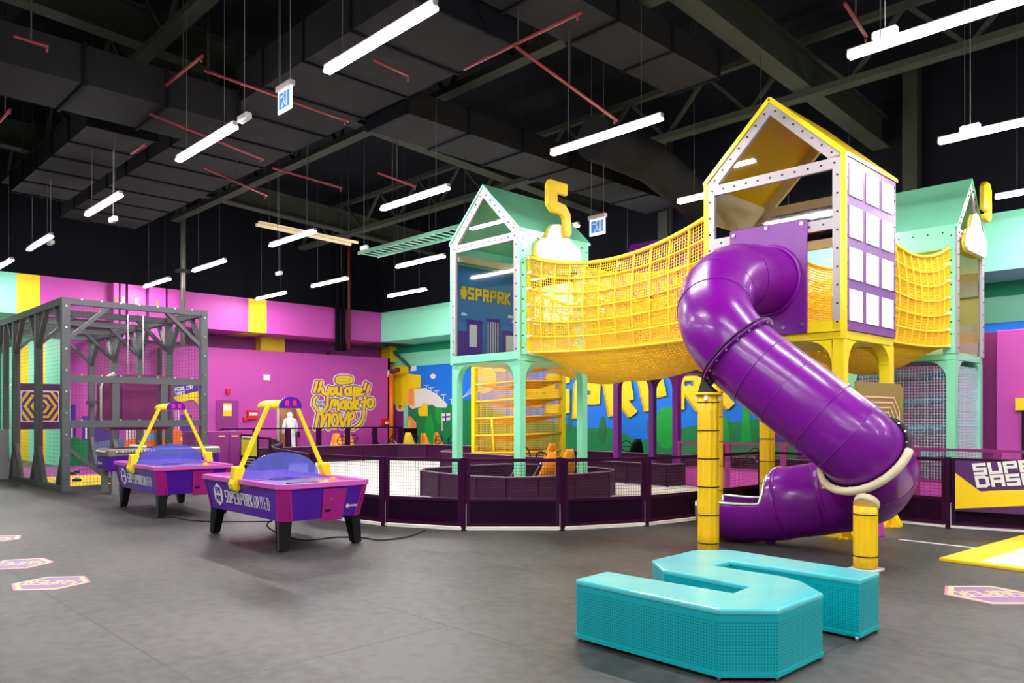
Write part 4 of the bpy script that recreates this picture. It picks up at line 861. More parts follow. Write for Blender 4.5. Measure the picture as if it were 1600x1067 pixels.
barrier('low curved maroon barrier round the mint posts and parked karts', [(-12.75, 9.9), (-12.4, 9.55), (-11.6, 9.35), (-10.5, 9.3), (-9.9, 9.5), (-9.6, 10.0), (-9.55, 11.9), (-9.8, 12.4), (-10.5, 12.7), (-12.0, 12.6), (-12.7, 12.1), (-12.9, 11.0)], True)
barrier('low maroon barrier in front of the purple posts', [(-13.0, 14.9), (-12.4, 14.65), (-10.1, 14.65), (-9.9, 15.1)])
barrier('low maroon barrier with pale end round the yellow climbing column', [(-18.9, 16.2), (-18.9, 15.4), (-18.4, 14.9), (-14.4, 14.7), (-13.8, 15.1), (-13.7, 16.2)])
barrier('long maroon barrier along the mural side of the track', [(-23.3, 9.8), (-23.4, 14), (-23.2, 16.8), (-22.4, 17.5), (-8.0, 17.6)], h=.55)
o = thing('magenta_fence', 'magenta mesh fence behind the maroon one in front of the mint tower', 'fence', (-6, 15.1, 0))
for k in range(6):
    xa = -10.1+k*1.27; xb = xa+1.27; f = PL((xa, 15.1, 0), (1, 0, 0), (0, 0, 1)); l = 1.27; mb = MB()
    for q in ([(0, 0), (.06, 0), (.06, 1.02), (0, 1.02)], [(l-.06, 0), (l, 0), (l, 1.02), (l-.06, 1.02)], [(.06, .97), (l-.06, .97), (l-.06, 1.02), (.06, 1.02)], [(.06, .42), (l-.06, .42), (l-.06, .47), (.06, .47)]): mb.prism(q, f, -.022, .022)
    p_ = mb.build('frame', MAGP, o); MB().prism([(.06, .03), (l-.06, .03), (l-.06, .43), (.06, .43)], f, -.01, .01).build('lower_panel', MAG, p_)
    MB().net(lambda u, v: Vector((xa+.06+(l-.12)*u, 15.1, .46+.52*v)), 22, 10, .0025, 1, 1, 3).build('mesh', MAGP, p_)
f = PL((-2.48, 15.1, 0), (0, 1, 0), (0, 0, 1)); mb = MB()
for q in ([(0, 0), (.06, 0), (.06, 1.05), (0, 1.05)], [(1.3, 0), (1.36, 0), (1.36, 1.05), (1.3, 1.05)], [(0, 1), (1.36, 1), (1.36, 1.05), (0, 1.05)], [(0, 0), (1.36, 0), (1.36, .43), (0, .43)]): mb.prism(q, f, -.022, .022)
mb.build('return_frame', MAGP, o)
# rail along the annex
o = thing('wall_railing', 'thin dark railing running in front of the magenta wall', 'railing', (-25.8, 14, 0)); X = -25.9
ya, yb = onX(345, 675, X).y, 18.9
MB().beam((X, ya, 1.13), (X, yb, 1.13), .05, .05).build('top_rail', MAROON, o)
n = 7
for k in range(n): y = ya+(yb-ya)*k/(n-1); MB().bx(X-.05, X+.05, y-.09, y+.09, 0, 1.12).build('post', MAROON, o)
# locker and rules board
c0 = onX(336, 674, -21.5); c1 = onX(378, 674, -21.5)
o = thing('low_cabinet', 'low magenta cabinet left of the yellow rules board', 'cabinet', ((-22), (c0.y+c1.y)/2, 0)); zt = c0.z
MB().bx(-22.3, -21.5, c0.y-.6, c1.y, .0, zt).build('body', MAGD, o, .01); ym = (c0.y+c1.y)/2
for a, b in ((c0.y-.58, ym-.01), (ym+.01, c1.y-.02)): d_ = MB().bx(-21.5, -21.47, a, b, .05, zt-.05).build('cabinet_door', MAGD, o); MB().bx(-21.47, -21.45, b-.3, b-.12, zt-.16, zt-.12).build('handle', YEL, d_)
a = onY(378, 711, 10.0); b = onY(405, 682, 10.0)
o = thing('rules_board', 'yellow track rules board with black lower strip on the fence', 'sign', (a.x, 10.0, 0)); f = PL((a.x, 9.98, 0), (b.x-a.x, 0, 0), (0, 0, 1), (0, -1, 0)); z0, z1 = a.z, b.z
MB().prism([(0, z0-.38), (1, z0-.38), (1, z1+.05), (0, z1+.05)], f, 0, .02).build('board', MAROOND, o); MB().prism([(.06, z0), (.94, z0), (.94, z1-.06), (.06, z1-.06)], f, .02, .03).build('yellow_field', mat('lime_yellow_print', (225, 222, 40), .5), o)
MB().prism([(.1, z1-.1), (.9, z1-.1), (.9, z1), (.1, z1)], f, .02, .03).build('white_heading', WHITE, o); mb = MB()
for k in range(3): mb.prism([(.15, z0-.1-k*.08), (.85, z0-.1-k*.08), (.85, z0-.06-k*.08), (.15, z0-.06-k*.08)], f, .02, .025)
mb.build('white_lines', OFFW, o)
# banner
a, b = Vector((-3.50, 12.10)), Vector((-1.0, 12.77)); x = Vector((b.x-a.x, b.y-a.y, 0)); L = x.length; x /= L
o = thing('banner', 'purple and yellow banner reading SUPER DASH on the right fence', 'banner', (-2.3, 12.4, 0)); nrm = Vector((x.y, -x.x, 0))
P0 = Vector((-3.51, 12.08, 0))+nrm*.04; f = PL(P0, x, (0, 0, 1), nrm)
MB().prism([(0, .27), (2.4, .27), (2.4, .97), (0, .97)], f, 0, .015).build('purple_sheet', mat('banner_purple', (78, 30, 100), .5), o)
MB().prism([(0, .3), (2.4, .56), (2.4, .74), (.42, .57), (.3, .555), (0, .8)], f, .015, .02).build('yellow_flash', YART, o)
mb = MB(); fs_ = lambda p: f(Vector((p.x+p.y*-.18, p.y+p.x*.11, p.z)))
text(mb, 'SUPER', fs_, .38, .755, .12, .12, .04, .058, .02, .026); text(mb, 'DASH', fs_, .38, .585, .12, .12, .04, .058, .02, .026); mb.build('lettering', WHITE, o)
mb = MB(); text(mb, 'SPR', f, 1.12, .365, .055, .055, .017, .03, .015, .02); text(mb, 'PRK', f, 1.14, .29, .055, .055, .017, .03, .015, .02); mb.build('small_lettering', WHITE, o)

# ================================================================ PEDAL KARTS
def kart(seatm, loc, rot, label, framem=None):
    framem = framem or BLK
    t = thing('pedal_kart', label, 'pedal kart', loc, 'pedal karts', rot)
    def L(mb, nm, m, par=t): 
        o = mb.build(nm, m, par, local=True); return o
    w_ = 0
    for x, y, r_ in ((-.5, .36, .2), (-.5, -.36, .2), (.55, .36, .19), (.55, -.36, .19)):
        o = L(MB().tube([(x, y-.05, r_), (x, y-.03, r_), (x, y+.03, r_), (x, y+.05, r_)], [r_-.03, r_, r_, r_-.03], 18), 'wheel', RUB); L(MB().tube([(x, y-.055, r_), (x, y+.055, r_)], .08, 12), 'hub', STEEL, o)
    mb = MB()
    for s_ in (-1, 1): mb.tube([(-.6, s_*.2, .26), (-.1, s_*.2, .22), (.35, s_*.12, .24), (.62, s_*.05, .24)], .025, 8)
    mb.tube([(-.5, -.34, .2), (-.5, .34, .2)], .02, 8); mb.tube([(.55, -.34, .19), (.55, .34, .19)], .02, 8); mb.tube([(-.25, -.2, .24), (-.25, .2, .24)], .02, 8); mb.tube([(.75, -.3, .22), (.8, 0, .24), (.75, .3, .22)], .025, 8)
    L(mb, 'frame', framem)
    mb = MB(); S_ = [(.02, .34, .19), (-.1, .3, .2), (-.3, .3, .22), (-.42, .4, .23), (-.5, .6, .2), (-.56, .82, .13), (-.58, .93, .07)]
    vs = []; n = 8
    for x, z, hw in S_:
        for j in range(n+1): yy = -hw+2*hw*j/n; e = abs(yy/hw)**3; vs.append((x+e*.06*(1 if z > .45 else .2), yy, z+(e*.1 if z < .45 else 0)))
    fs = [(i*(n+1)+j, i*(n+1)+j+1, (i+1)*(n+1)+j+1, (i+1)*(n+1)+j) for i in range(len(S_)-1) for j in range(n)]
    o = L(mb.add(vs, fs, True), 'seat', seatm); solid(o, .03)
    mb = MB(); mb.tube([(.28+.16*math.cos(a)*.45, .17*math.sin(a), .68+.16*math.cos(a)) for a in [2*PI*k/20 for k in range(20)]], .016, 8, closed=True); mb.tube([(.28, -.16, .68), (.28, .16, .68)], .014, 6); L(mb, 'steering_wheel', BLK)
    L(MB().tube([(.28, 0, .68), (.62, 0, .28)], .018, 8), 'steering_column', STEEL)
    mb = MB(); mb.tube([(.34, -.14, .26), (.34, .14, .26)], .02, 8); mb.bx(.3, .38, .14, .24, .24, .28); mb.bx(.3, .38, -.24, -.14, .24, .28); L(mb, 'pedals', BLK)
    return t
k1 = kart(ORAN, (-10.35, 10.55, 0), PI+.05, 'pedal kart with large orange seat inside the near barrier, rightmost')
for seat, loc, rot, lab in ((0, (-10.9, 11.75, 0), PI-.1, 'pedal kart with orange seat half hidden by the mint post'), (0, (-13.2, 13.6, 0), PI+.1, 'pedal kart seen behind the yellow net under the mint house'),
  (0, onY(677, 700, 18.35), .1, 'pedal kart with orange seat before the mural, left of the pair'), (0, onY(697, 700, 19.3), .1, 'pedal kart with orange seat before the mural by the flag'),
  (0, onX(531, 705, -25.2), -.3, 'pedal kart with orange seat under the quote, left of the pair'), (0, onX(549, 705, -26.7), -.3, 'pedal kart with orange seat under the quote, right of the pair')):
    c = copy_tree(k1); c.location = (loc[0], loc[1], 0.0); c.rotation_euler = (0, 0, rot); c['label'] = lab; c.name = 'pedal_kart'
kart(BLK, (onY(620, 700, 18.8).x-.5, 18.6, 0), .6, 'pedal kart with black seat at the foot of the orange pipe', YEL); kart(YEL, (onY(644, 700, 18.9).x, 18.9, 0), 2.2, 'pedal kart with yellow body beside the dark mural block', YEL)
kart(BLK, (onY(985, 700, 18.5).x, 18.5, 0), 2.6, 'dark pedal kart in front of the mural between purple posts'); kart(BLK, (-9.2, 16.4, 0), 1.2, 'dark pedal kart with pale edge by the right purple post')

# ================================================================ AIR HOCKEY TABLES
def hockey(loc, rot, label):
    t = thing('air_hockey_table', label, 'air hockey table', loc, 'air hockey tables', rot); HL, HW = 1.2, .63
    def L(mb, nm, m, par=t, bev=0): return mb.build(nm, m, par, bev, 2, local=True)
    def ring(z, dx, dy, c=.1): return [(x, y, z) for x, y in ((-HL+dx+c, -HW+dy), (HL-dx-c, -HW+dy), (HL-dx, -HW+dy+c), (HL-dx, HW-dy-c), (HL-dx-c, HW-dy), (-HL+dx+c, HW-dy), (-HL+dx, HW-dy-c), (-HL+dx, -HW+dy+c))]
    def shell(mb, r0, r1, cap0=True, cap1=True):
        n = len(r0); mb.add(r0+r1, [(i, (i+1) % n, n+(i+1) % n, n+i) for i in range(n)]+([list(range(n))[::-1]] if cap0 else [])+([list(range(n, 2*n))] if cap1 else [])); return mb
    L(shell(MB(), ring(.36, .12, .09), ring(.74, .03, .03)), 'body', VIO)
    mb = MB(); b0, b1 = ring(.355, .115, .085), ring(.742, .024, .024)
    # magenta corner wraps reach round onto the faces
    for sx in (-1, 1):
        for sy in (-1, 1):
            mb = MB()
            for (ax) in (0, 1):
                p = [Vector((sx*(HL-.215 if ax == 0 else HL-.113), sy*(HW-.083 if ax == 0 else HW-.19), .356)), Vector((sx*(HL-.245 if ax == 0 else HL-.113), sy*(HW-.083 if ax == 0 else HW-.22), .356)), Vector((sx*(HL-.16 if ax == 0 else HL-.022), sy*(HW-.022 if ax == 0 else HW-.155), .742)), Vector((sx*(HL-.125 if ax == 0 else HL-.022), sy*(HW-.022 if ax == 0 else HW-.12), .742))]
                mb.add(p, [(0, 1, 2, 3)])
            i = {(-1, -1): 7, (1, -1): 1, (1, 1): 3, (-1, 1): 5}[(sx, sy)]; j = (i+1) % 8; q = [Vector(b0[i]), Vector(b0[j]), Vector(b1[j]), Vector(b1[i])]
            mb.add([v+Vector((sx, sy, 0))*.004 for v in q], [(0, 1, 2, 3)]); L(mb, 'corner_wrap', MAGL)
    mb = shell(MB(), ring(.74, 0, 0, .12), ring(.8, 0, 0, .12), True, False); o_, i_ = ring(.8, 0, 0, .12), ring(.8, .09, .09, .06); mb.add(o_+i_, [(k, (k+1) % 8, 8+(k+1) % 8, 8+k) for k in range(8)])
    j_ = ring(.765, .09, .09, .06); mb.add(i_+j_, [(k, (k+1) % 8, 8+(k+1) % 8, 8+k) for k in range(8)]); L(mb, 'rim', PINKR, bev=.012)
    L(MB().add(ring(.768, .09, .09, .06), [list(range(8))]), 'playfield', mat('glossy_playfield', (186, 178, 186), .08))
    mb = MB(); mb.tube([(math.cos(a)*.16, math.sin(a)*.16, .771) for a in [2*PI*k/24 for k in range(24)]], .006, 4, closed=True); mb.bx(-.006, .006, -.5, .5, .768, .773); L(mb, 'playfield_lines', VIO)
    L(MB().bx(HL-.5, HL-.13, -.3, .05, .769, .78), 'dark_tray', BLK); 
    L(MB().tube([(HL-.35, .25, .77), (HL-.35, .25, .8), (HL-.35, .25, .83)], [.055, .05, .02], 16), 'orange_striker', ORAN)
    L(MB().tube([(-.75, -.3, .77), (-.75, -.3, .8), (-.75, -.3, .83)], [.05, .045, .02], 16), 'blue_striker', mat('blue_plastic', (20, 110, 200), .4))
    for sx in (-1, 1):
        for sy in (-1, 1):
            a, b = Vector((sx*(HL-.25), sy*(HW-.17), .36)), Vector((sx*(HL-.205), sy*(HW-.14), .02)); mb = MB()
            mb.add([a+Vector((dx, dy, 0)) for dx, dy in ((-.1, -.06), (.1, -.06), (.1, .06), (-.1, .06))]+[b+Vector((dx, dy, 0)) for dx, dy in ((-.055, -.05), (.055, -.05), (.055, .05), (-.055, .05))], [(0, 1, 5, 4), (1, 2, 6, 5), (2, 3, 7, 6), (3, 0, 4, 7), (0, 3, 2, 1), (4, 5, 6, 7)])
            o = L(mb, 'leg', BLK); L(MB().tube([(b.x, b.y, 0), (b.x, b.y, .025)], .05, 14), 'levelling_foot', RUB, o)
            if sx > 0 and sy < 0: L(MB().beam(a+Vector((-.02, -.062, 0)), b+Vector((-.01, -.052, .0)), .018, .006, (0, 1, 0)), 'steel_strip', STEEL, o)
    # end face panel, badge and lettering
    dz, dx_ = .38, .09
    fe = PL((HL-.12+.004, -HW+.09, .36), (0, 1, 0), (dx_/dz, 0, 1)); Wf = 2*HW-.18
    L(MB().prism([(.5, -.03), (.78, -.03), (.8, .36), (.48, .36)], fe, 0, .012), 'coin_panel', MAGL)
    L(MB().prism([(.53, .08), (.61, .08), (.61, .11), (.53, .11)], fe, .012, .016), 'coin_slot', BLK); L(MB().prism(ell(.59, .24, .012, .014, 10), fe, .012, .02), 'coin_button', STEEL)
    L(MB().prism(ell(.84, .13, .02, .026, 12), fe, 0, .006), 'small_badge', WHITE); mb = MB(); text(mb, 'SUPERPARK', fe, .87, .12, .02, .006, .003, .006, 0, .004); L(mb, 'small_lettering', WHITE)
    dy_ = .06
    fs2 = PL((-HL+.12, -HW+.09-.003, .36), (1, 0, 0), (0, -dy_/dz, 1), (0, -1, 0))
    L(MB().prism([(.42+a*.15, .2+b*.15) for a, b in HEXL], fs2, 0, .004), 'badge', WHITE)
    mb = MB(); text(mb, 'SPR', fs2, .35, .22, .07, .03, .012, .025, .004, .008); text(mb, 'PRK', fs2, .35, .11, .07, .03, .012, .025, .004, .008); L(mb, 'badge_lettering', VIO)
    mb = MB(); x_ = text(mb, 'SUPERPARK', fs2, .64, .12, .14, .05, .017, .044, 0, .004); x2 = text(mb, 'UNITED', fs2, x_+.0, .12, .14, .045, .008, .034, 0, .004); L(mb, 'lettering', WHITE)
    # brackets, score arch, shield
    for s_ in (-1, 1):
        mb = MB(); mb.prism([(-.05, 0), (-.075, -.06), (-.06, -.12), (.0, -.16), (.04, -.12), (.03, -.04), (.1, .12), (.09, .16), (-.03, .16)][::-1], PL((0, s_*(HW+.0), .8), (0, -s_, 0), (0, 0, 1), (1, 0, 0)), -.07, .07); L(mb, 'arch_bracket', YELB, bev=.012)
        L(MB().beam((0, s_*(HW-.02), .84), (0, s_*.2, 1.72), .05, .03, (1, 0, 0)), 'arch_strut', YELB)
    mb = MB(); mb.tube([(-.42, 0, 1.72), (.2, 0, 1.72)], .15, 20); mb.v = [Vector((p.x, p.y, 1.72+max(0, (p.z-1.72))*.55+(-.03 if p.z < 1.715 else 0))) for p in mb.v]; L(mb, 'score_hood', YELB)
    mb = MB(); mb.tube([(.2, 0, 1.72), (.24, 0, 1.72)], .15, 24); mb.v = [Vector((p.x, p.y, 1.72+max(0, (p.z-1.72))*.8+(-.03 if p.z < 1.715 else 0))) for p in mb.v]; L(mb, 'score_display', VIO)
    fd = PL((.242, 0, 1.73), (0, 1, 0), (0, 0, 1))
    for u in (-.07, .03):
        mb = MB()
        for pl in G['P']+G['S']: mb.stroke([(u+a*.009, .0+b*.009) for a, b in pl], .006, fd, 0, .003)
        L(mb, 'red_digit', REDE)
    mb = MB(); A = [(-HW+.1, .78)]+[(-(HW-.1)*math.cos(PI*k/20), .80+.32*math.sin(PI*k/20)) for k in range(21)]+[(HW-.1, .78)]; mb.prism(A, PL((-.02, 0, 0), (0, 1, 0), (0, 0, 1)), 0, .008); L(mb, 'blue_shield', BLUEG)
    mb = MB()
    for u, v in ((-HL+.45, .1), ): pass
    return t
hockey((-9.42, 4.98, 0), -.025, 'air hockey table with yellow score arch, nearest to the camera')
hockey((-13.55, 5.12, 0), -.045, 'air hockey table with yellow score arch, farther one beside the cage')
for k, (pts, lb) in enumerate((([(-9.2, 5.0, .36), (-9.3, 4.7, .2), (-9.0, 5.0, .02), (-8.9, 5.5, .012), (-8.6, 5.7, .012), (-8.3, 5.75, .012), (-8.3, 6.2, .012), (-8.6, 6.7, .012)], 'black power cable looping under the near air hockey table'), ([(-12.9, 4.9, .36), (-12.8, 4.6, .15), (-12.5, 4.7, .02), (-11.6, 4.9, .012), (-10.9, 5.6, .012)], 'black power cable under the far air hockey table'))):
    tag(MB().tube(catmull(pts, 6), .009, 6).build('power_cable', RUB), lb, 'cable')
# third table at the cage
t = thing('games_table', 'long violet games table with grey top standing along the cage', 'games table', (-17.2, 6.45, 0)); xa, xb, ya, yb = -17.65, -16.85, 5.15, 7.4
MB().bx(xa, xb, ya, yb, .48, .76).build('body', VIO, t, .02); MB().bx(xa-.02, xb+.02, ya-.02, yb+.02, .76, .92).build('grey_frame', mat('warm_grey_metal', (150, 142, 138), .35, .3), t, .03)
MB().bx(xa+.1, xb-.1, ya+.15, yb-.15, .92, .925).build('dark_playfield', BLK, t); MB().bx(xa+.05, xb-.02, ya+.6, ya+.72, .92, .98).build('white_bridge', WHITE, t, .02)
for x in (xa+.1, xb-.1):
    for y in (ya+.12, yb-.12): MB().bx(x-.06, x+.06, y-.06, y+.06, 0, .48).build('leg', mat('pale_grey_metal', (150, 150, 152), .4, .4), t)
mb = MB()
for k in range(14): mb.tube([(xb+.02, ya+.12+k*.06, .88), (xb+.05, ya+.12+k*.06, .83)], .018, 8)
for k in range(8): mb.tube([(xa+.06+k*.085, ya-.02, .88), (xa+.06+k*.085, ya-.05, .83)], .018, 8)
mb.build('edge_coils', STEEL, t)
mb = MB(); mb.prism(ell(.12, .62, .04, .04, 12), PL((xa, ya-.003, 0), (1, 0, 0), (0, 0, 1), (0, -1, 0)), 0, .004); text(mb, 'SUPER', PL((xa, ya-.003, 0), (1, 0, 0), (0, 0, 1), (0, -1, 0)), .18, .6, .035, .02, .008, .012, 0, .004); mb.build('badge', WHITE, t)

# ================================================================ STEEL CAGE
cg = thing('sports_cage', 'grey steel framed netted cage at the left with knee braces', 'sports cage', (-22.6, 6.2, 0))
GX1, GX0, GY0, GY1, GZ = -18.33, -27.2, 4.73, 7.66, 4.06
GXS = [-18.33, -20.46, -22.58, -24.7, -26.83]
b = .15
for x in GXS:
    for y in (GY0, GY1): MB().bx(x-b/2, x+b/2, y-b/2, y+b/2, 0, GZ).build('post', GREYS, cg)
MB().bx(-23.7, -23.58, GY0-.06, GY0+.06, 0, GZ).build('door_post', GREYS, cg)
for y in (GY0, GY1):
    MB().bx(GX0, GX1+b/2+.004, y-b/2-.004, y+b/2+.004, GZ-.13, GZ+.02).build('top_beam', GREYS, cg); MB().bx(GX0, GX1, y-.06, y+.06, 0, .1).build('base_beam', GREYS, cg)
for i, x in enumerate(GXS):
    MB().bx(x-.07, x+.07, GY0, GY1, GZ-.12, GZ+.01).build('cross_beam', GREYS, cg)
for zc in (1.42, 2.38): MB().bx(GX1-.06, GX1+.06, GY0, GY1, zc-.075, zc+.075).build('end_rail', GREYS, cg)
MB().bx(GX1-.06, GX1+.06, GY0, GY1, 0, .1).build('base_beam', GREYS, cg)
for u in (180, 255.6): y = onX(u, 630, GX1).y; MB().bx(GX1-.05, GX1+.05, y-.075, y+.075, 1.42, 2.38).build('end_stile', GREYS, cg)
for zc in (2.0,): MB().bx(GX0, GXS[3], GY1-.05, GY1+.05, zc-.06, zc+.06).build('back_rail', GREYS, cg)
def brace(p, q): MB().beam(p, q, .1, .08).build('knee_brace', GREYS, cg)
for x in GXS:
    for y in (GY0, GY1):
        for s_ in (-1, 1):
            if (x == GXS[0] and s_ > 0) or (x == GXS[-1] and s_ < 0): continue
            brace((x, y, GZ-.95), (x+s_*.7, y, GZ-.1))
            brace((x, y, .95), (x+s_*.55, y, .08))
for y, s_ in ((GY0, 1), (GY1, -1)):
    brace((GX1, y, GZ-.9), (GX1, y+s_*.85, GZ-.1))
    for x in GXS[1:]: brace((x, y, GZ-.85), (x, y+s_*.75, GZ-.1))
brace((GX1, GY0, .95), (GX1, GY0+1.0, .08))
V = Vector
for nm, P, du, dv, nu, nv in (('end_net', V((GX1, GY0, .1)), V((0, GY1-GY0, 0)), V((0, 0, GZ-.2)), 42, 56), ('near_side_net', V((GX0, GY0, .1)), V((GX1-GX0, 0, 0)), V((0, 0, GZ-.2)), 100, 46), ('far_side_net', V((GX0, GY1, .1)), V((GX1-GX0, 0, 0)), V((0, 0, GZ-.2)), 100, 46), ('roof_net', V((GX0, GY0, GZ-.03)), V((GX1-GX0, 0, 0)), V((0, GY1-GY0, 0)), 100, 34)):
    MB().net(lambda u, v: P+du*u+dv*v, nu, nv, .0022, 1, 1, 3).build(nm, NETK, cg)
for z in seq(.3, 3.9, 9):
    for (x, y) in ((GX1+.08, GY0), (GX1+.08, GY1)): bx(x-.01, x+.015, y-.02, y+.02, z-.02, z+.02).build('net_clip', STEEL, cg)
for y in seq(GY0+.3, GY1-.3, 7):
    for z in (1.5, 2.46, 4.06): bx(GX1+.06, GX1+.08, y-.02, y+.02, z-.02, z+.02).build('net_clip', STEEL, cg)
o = tag(bx(GX0, GX1-.1, GY0+.15, GY1-.1, .006, .02).build('cage_mat', mat('cage_magenta_floor', (160, 50, 150), .5)), 'magenta floor mat inside the cage', 'mat')
o = tag(bx(-22.6, GX1-.12, GY0+.17, 6.6, .021, .03).build('yellow_mat', YEL), 'yellow floor mat along the cage front', 'mat')
# hanging purple boards
t = thing('goal_board', 'large purple padded board with white edge tube hanging in the cage end', 'padded board', (-19, 6.1, 1.3))
X = -19.0; p0, p1 = onX(160, 675, X), onX(268, 582, X); ym = p0.y
f = PL((X, p0.y, 0), (0, 1, 0), (0, 0, 1)); w_ = p1.y-p0.y; z0, z1 = 1.27, 2.55
MB().prism([(0, z0+.12), (.2, z0), (w_-.1, z0), (w_, z0+.1), (w_, z1-.15), (w_-.2, z1), (.3, z1), (0, z1-.2)], f, -.45, 0).build('board', mat('plum_pad', (120, 24, 92), .5), t, .04, 2)
MB().prism([(.4, z0+.12), (w_-.25, z0+.12), (w_-.25, z1-.28), (.4, z1-.28)], f, 0, .03).build('front_pad', mat('plum_pad_front', (132, 32, 104), .5), t, .02)
MB().tube([f(V(q)) for q in ((.25, z1+.02, 0), (.05, z1-.1, .0), (-.03, z1-.3, 0), (-.03, z0+.1, 0))], .025, 8).build('white_edge_tube', WHITE, t)
MB().tube([(X-.2, p0.y+w_*.62, z1), (X-.2, p0.y+w_*.62, GZ-.12)], .015, 6).build('hanging_rope', WHITE, t); MB().tube([(X-.2, p0.y+w_*.4, z1), (X-.2, p0.y+w_*.4, GZ-.12)], .012, 6).build('hanging_rope', WHITE, t)
t = thing('target_board', 'purple board with yellow nested hexagon target inside the cage', 'target board', (-24.5, 5.7, 1.2)); X = -24.5
p0, p1 = onX(24, 671, X), onX(100, 600, X); f = PL((X, p0.y, 0), (0, 1, 0), (0, 0, 1), (1, 0, 0)); w_ = p1.y-p0.y; z0, z1 = p0.z, p1.z
MB().prism([(0, z0), (w_, z0), (w_, z1), (0, z1)], f, -.3, 0).build('board', mat('deep_purple_pad', (86, 24, 96), .5), t, .02); zc = (z0+z1)/2; hh = (z1-z0)*.32
MB().prism([(.12, zc-hh-.03), (w_-.12, zc-hh-.03), (w_-.12, zc+hh+.03), (.12, zc+hh+.03)], f, 0, .01).build('white_surround', WHITE, t)
R_ = .82
def clip(poly, x0, x1, y0, y1):
    for ax, lim, sg in ((0, x0, 1), (0, x1, -1), (1, y0, 1), (1, y1, -1)):
        out = []
        for i in range(len(poly)):
            a, b2 = poly[i-1], poly[i]; ia, ib = (a[ax]-lim)*sg >= 0, (b2[ax]-lim)*sg >= 0
            if ia != ib: tt = (lim-a[ax])/(b2[ax]-a[ax]); out.append((a[0]+(b2[0]-a[0])*tt, a[1]+(b2[1]-a[1])*tt))
            if ib: out.append(b2)
        poly = out
    return poly
MB().prism([(.15, zc-hh), (w_-.15, zc-hh), (w_-.15, zc+hh), (.15, zc+hh)], f, .01, .015).build('target_field', ORA2, t)
my, mp_ = MB(), MB()
for k in range(10):
    r2 = R_*(1-k*.1); q = clip([(w_*.5+math.cos(j*PI/3)*r2, zc+math.sin(j*PI/3)*r2*.9) for j in range(6)], .15, w_-.15, zc-hh, zc+hh)
    (my if k % 2 else mp_).prism(q, f, .015+k*.002, .0165+k*.002)
my.build('yellow_hexagons', YART, t); mp_.build('purple_hexagons', PUR2, t)
for e in (-.16, w_+.16): s_ = 1 if e < 0 else -1; MB().tube([f(V(q)) for q in ((e+s_*.12, z0+.02, -.1), (e, z0+.14, -.1), (e, z1-.14, -.1), (e+s_*.12, z1-.02, -.1))], .03, 8).build('white_edge_tube', WHITE, t)
for k, (u, v) in enumerate(((112, 739), (120, 750), (157, 735), (118, 737), (162, 736))):
    p = onZ(u, v, .06); o = thing('pull_back_puck', ['dark round puck on the yellow mat edge', 'brown round puck on the yellow mat', 'dark puck on magenta mat near the far post, left', 'dark puck against the near corner post', 'dark puck on magenta mat near the far post, right'][k], 'puck', (p.x, p.y, .03), 'pucks lying in the cage'); o.name = 'puck'
    MB().tube([(p.x, p.y, .032), (p.x, p.y, .09)], .1, 14).build('base', RUB, o); MB().tube([(p.x, p.y, .09), (p.x, p.y, .12)], .05, 10).build('cap', OFFW, o)
# machine at the far left edge
p = onZ(-8, 750, 0); o = thing('ticket_machine', 'grey machine cut by the left picture edge', 'machine', p); MB().bx(p.x-1, p.x+.05, p.y-.3, p.y+.3, 0, 1.25).build('cabinet', mat('machine_grey', (150, 152, 158), .4), o, .02); MB().bx(p.x-.5, p.x-.05, p.y-.32, p.y-.3, .9, 1.05).build('dark_slot', BLK, o)
o.name = 'grey_machine'

# ================================================================ TURQUOISE NUMBER SEAT
def perf():
    m = mat('perforated_teal', (0, 152, 166), .35); nt = m.node_tree; b_ = nt.nodes['Principled BSDF']; L = nt.links.new
    tc = nt.nodes.new('ShaderNodeTexCoord'); mp2 = nt.nodes.new('ShaderNodeVectorMath'); mp2.operation = 'SCALE'; mp2.inputs['Scale'].default_value = 1/.019; L(tc.outputs['UV'], mp2.inputs[0])
    fr2 = nt.nodes.new('ShaderNodeVectorMath'); fr2.operation = 'FRACTION'; L(mp2.outputs[0], fr2.inputs[0]); sb = nt.nodes.new('ShaderNodeVectorMath'); sb.operation = 'DISTANCE'; sb.inputs[1].default_value = (.5, .5, 0); L(fr2.outputs[0], sb.inputs[0])
    lt = nt.nodes.new('ShaderNodeMath'); lt.operation = 'LESS_THAN'; lt.inputs[1].default_value = .25; L(sb.outputs['Value'], lt.inputs[0])
    sp = nt.nodes.new('ShaderNodeSeparateXYZ'); L(tc.outputs['UV'], sp.inputs[0])
    z1 = nt.nodes.new('ShaderNodeMath'); z1.operation = 'COMPARE'; z1.inputs[1].default_value = .21; z1.inputs[2].default_value = .155; L(sp.outputs['Y'], z1.inputs[0])
    mu2 = nt.nodes.new('ShaderNodeMath'); mu2.operation = 'MULTIPLY'; L(lt.outputs[0], mu2.inputs[0]); L(z1.outputs[0], mu2.inputs[1])
    mx = nt.nodes.new('ShaderNodeMix'); mx.data_type = 'RGBA'; mx.inputs[6].default_value = (*lin((0, 172, 184)), 1); mx.inputs[7].default_value = (*lin((0, 112, 122)), 1); L(mu2.outputs[0], mx.inputs[0]); L(mx.outputs[2], b_.inputs['Base Color'])
    return m
PERF = perf()
P5 = [(-3.66, 4.2), (-2.5, 4.17), (-2.25, 4.42), (-2.25, 5.03), (-2.5, 5.27), (-2.68, 5.345), (-3.27, 5.35), (-3.27, 5.63), (-2.25, 5.63), (-2.25, 5.98), (-3.42, 6.07), (-3.56, 6.05), (-3.74, 5.84), (-3.72, 5.2), (-3.43, 4.94), (-2.68, 4.885), (-2.66, 4.61), (-3.68, 4.575)]
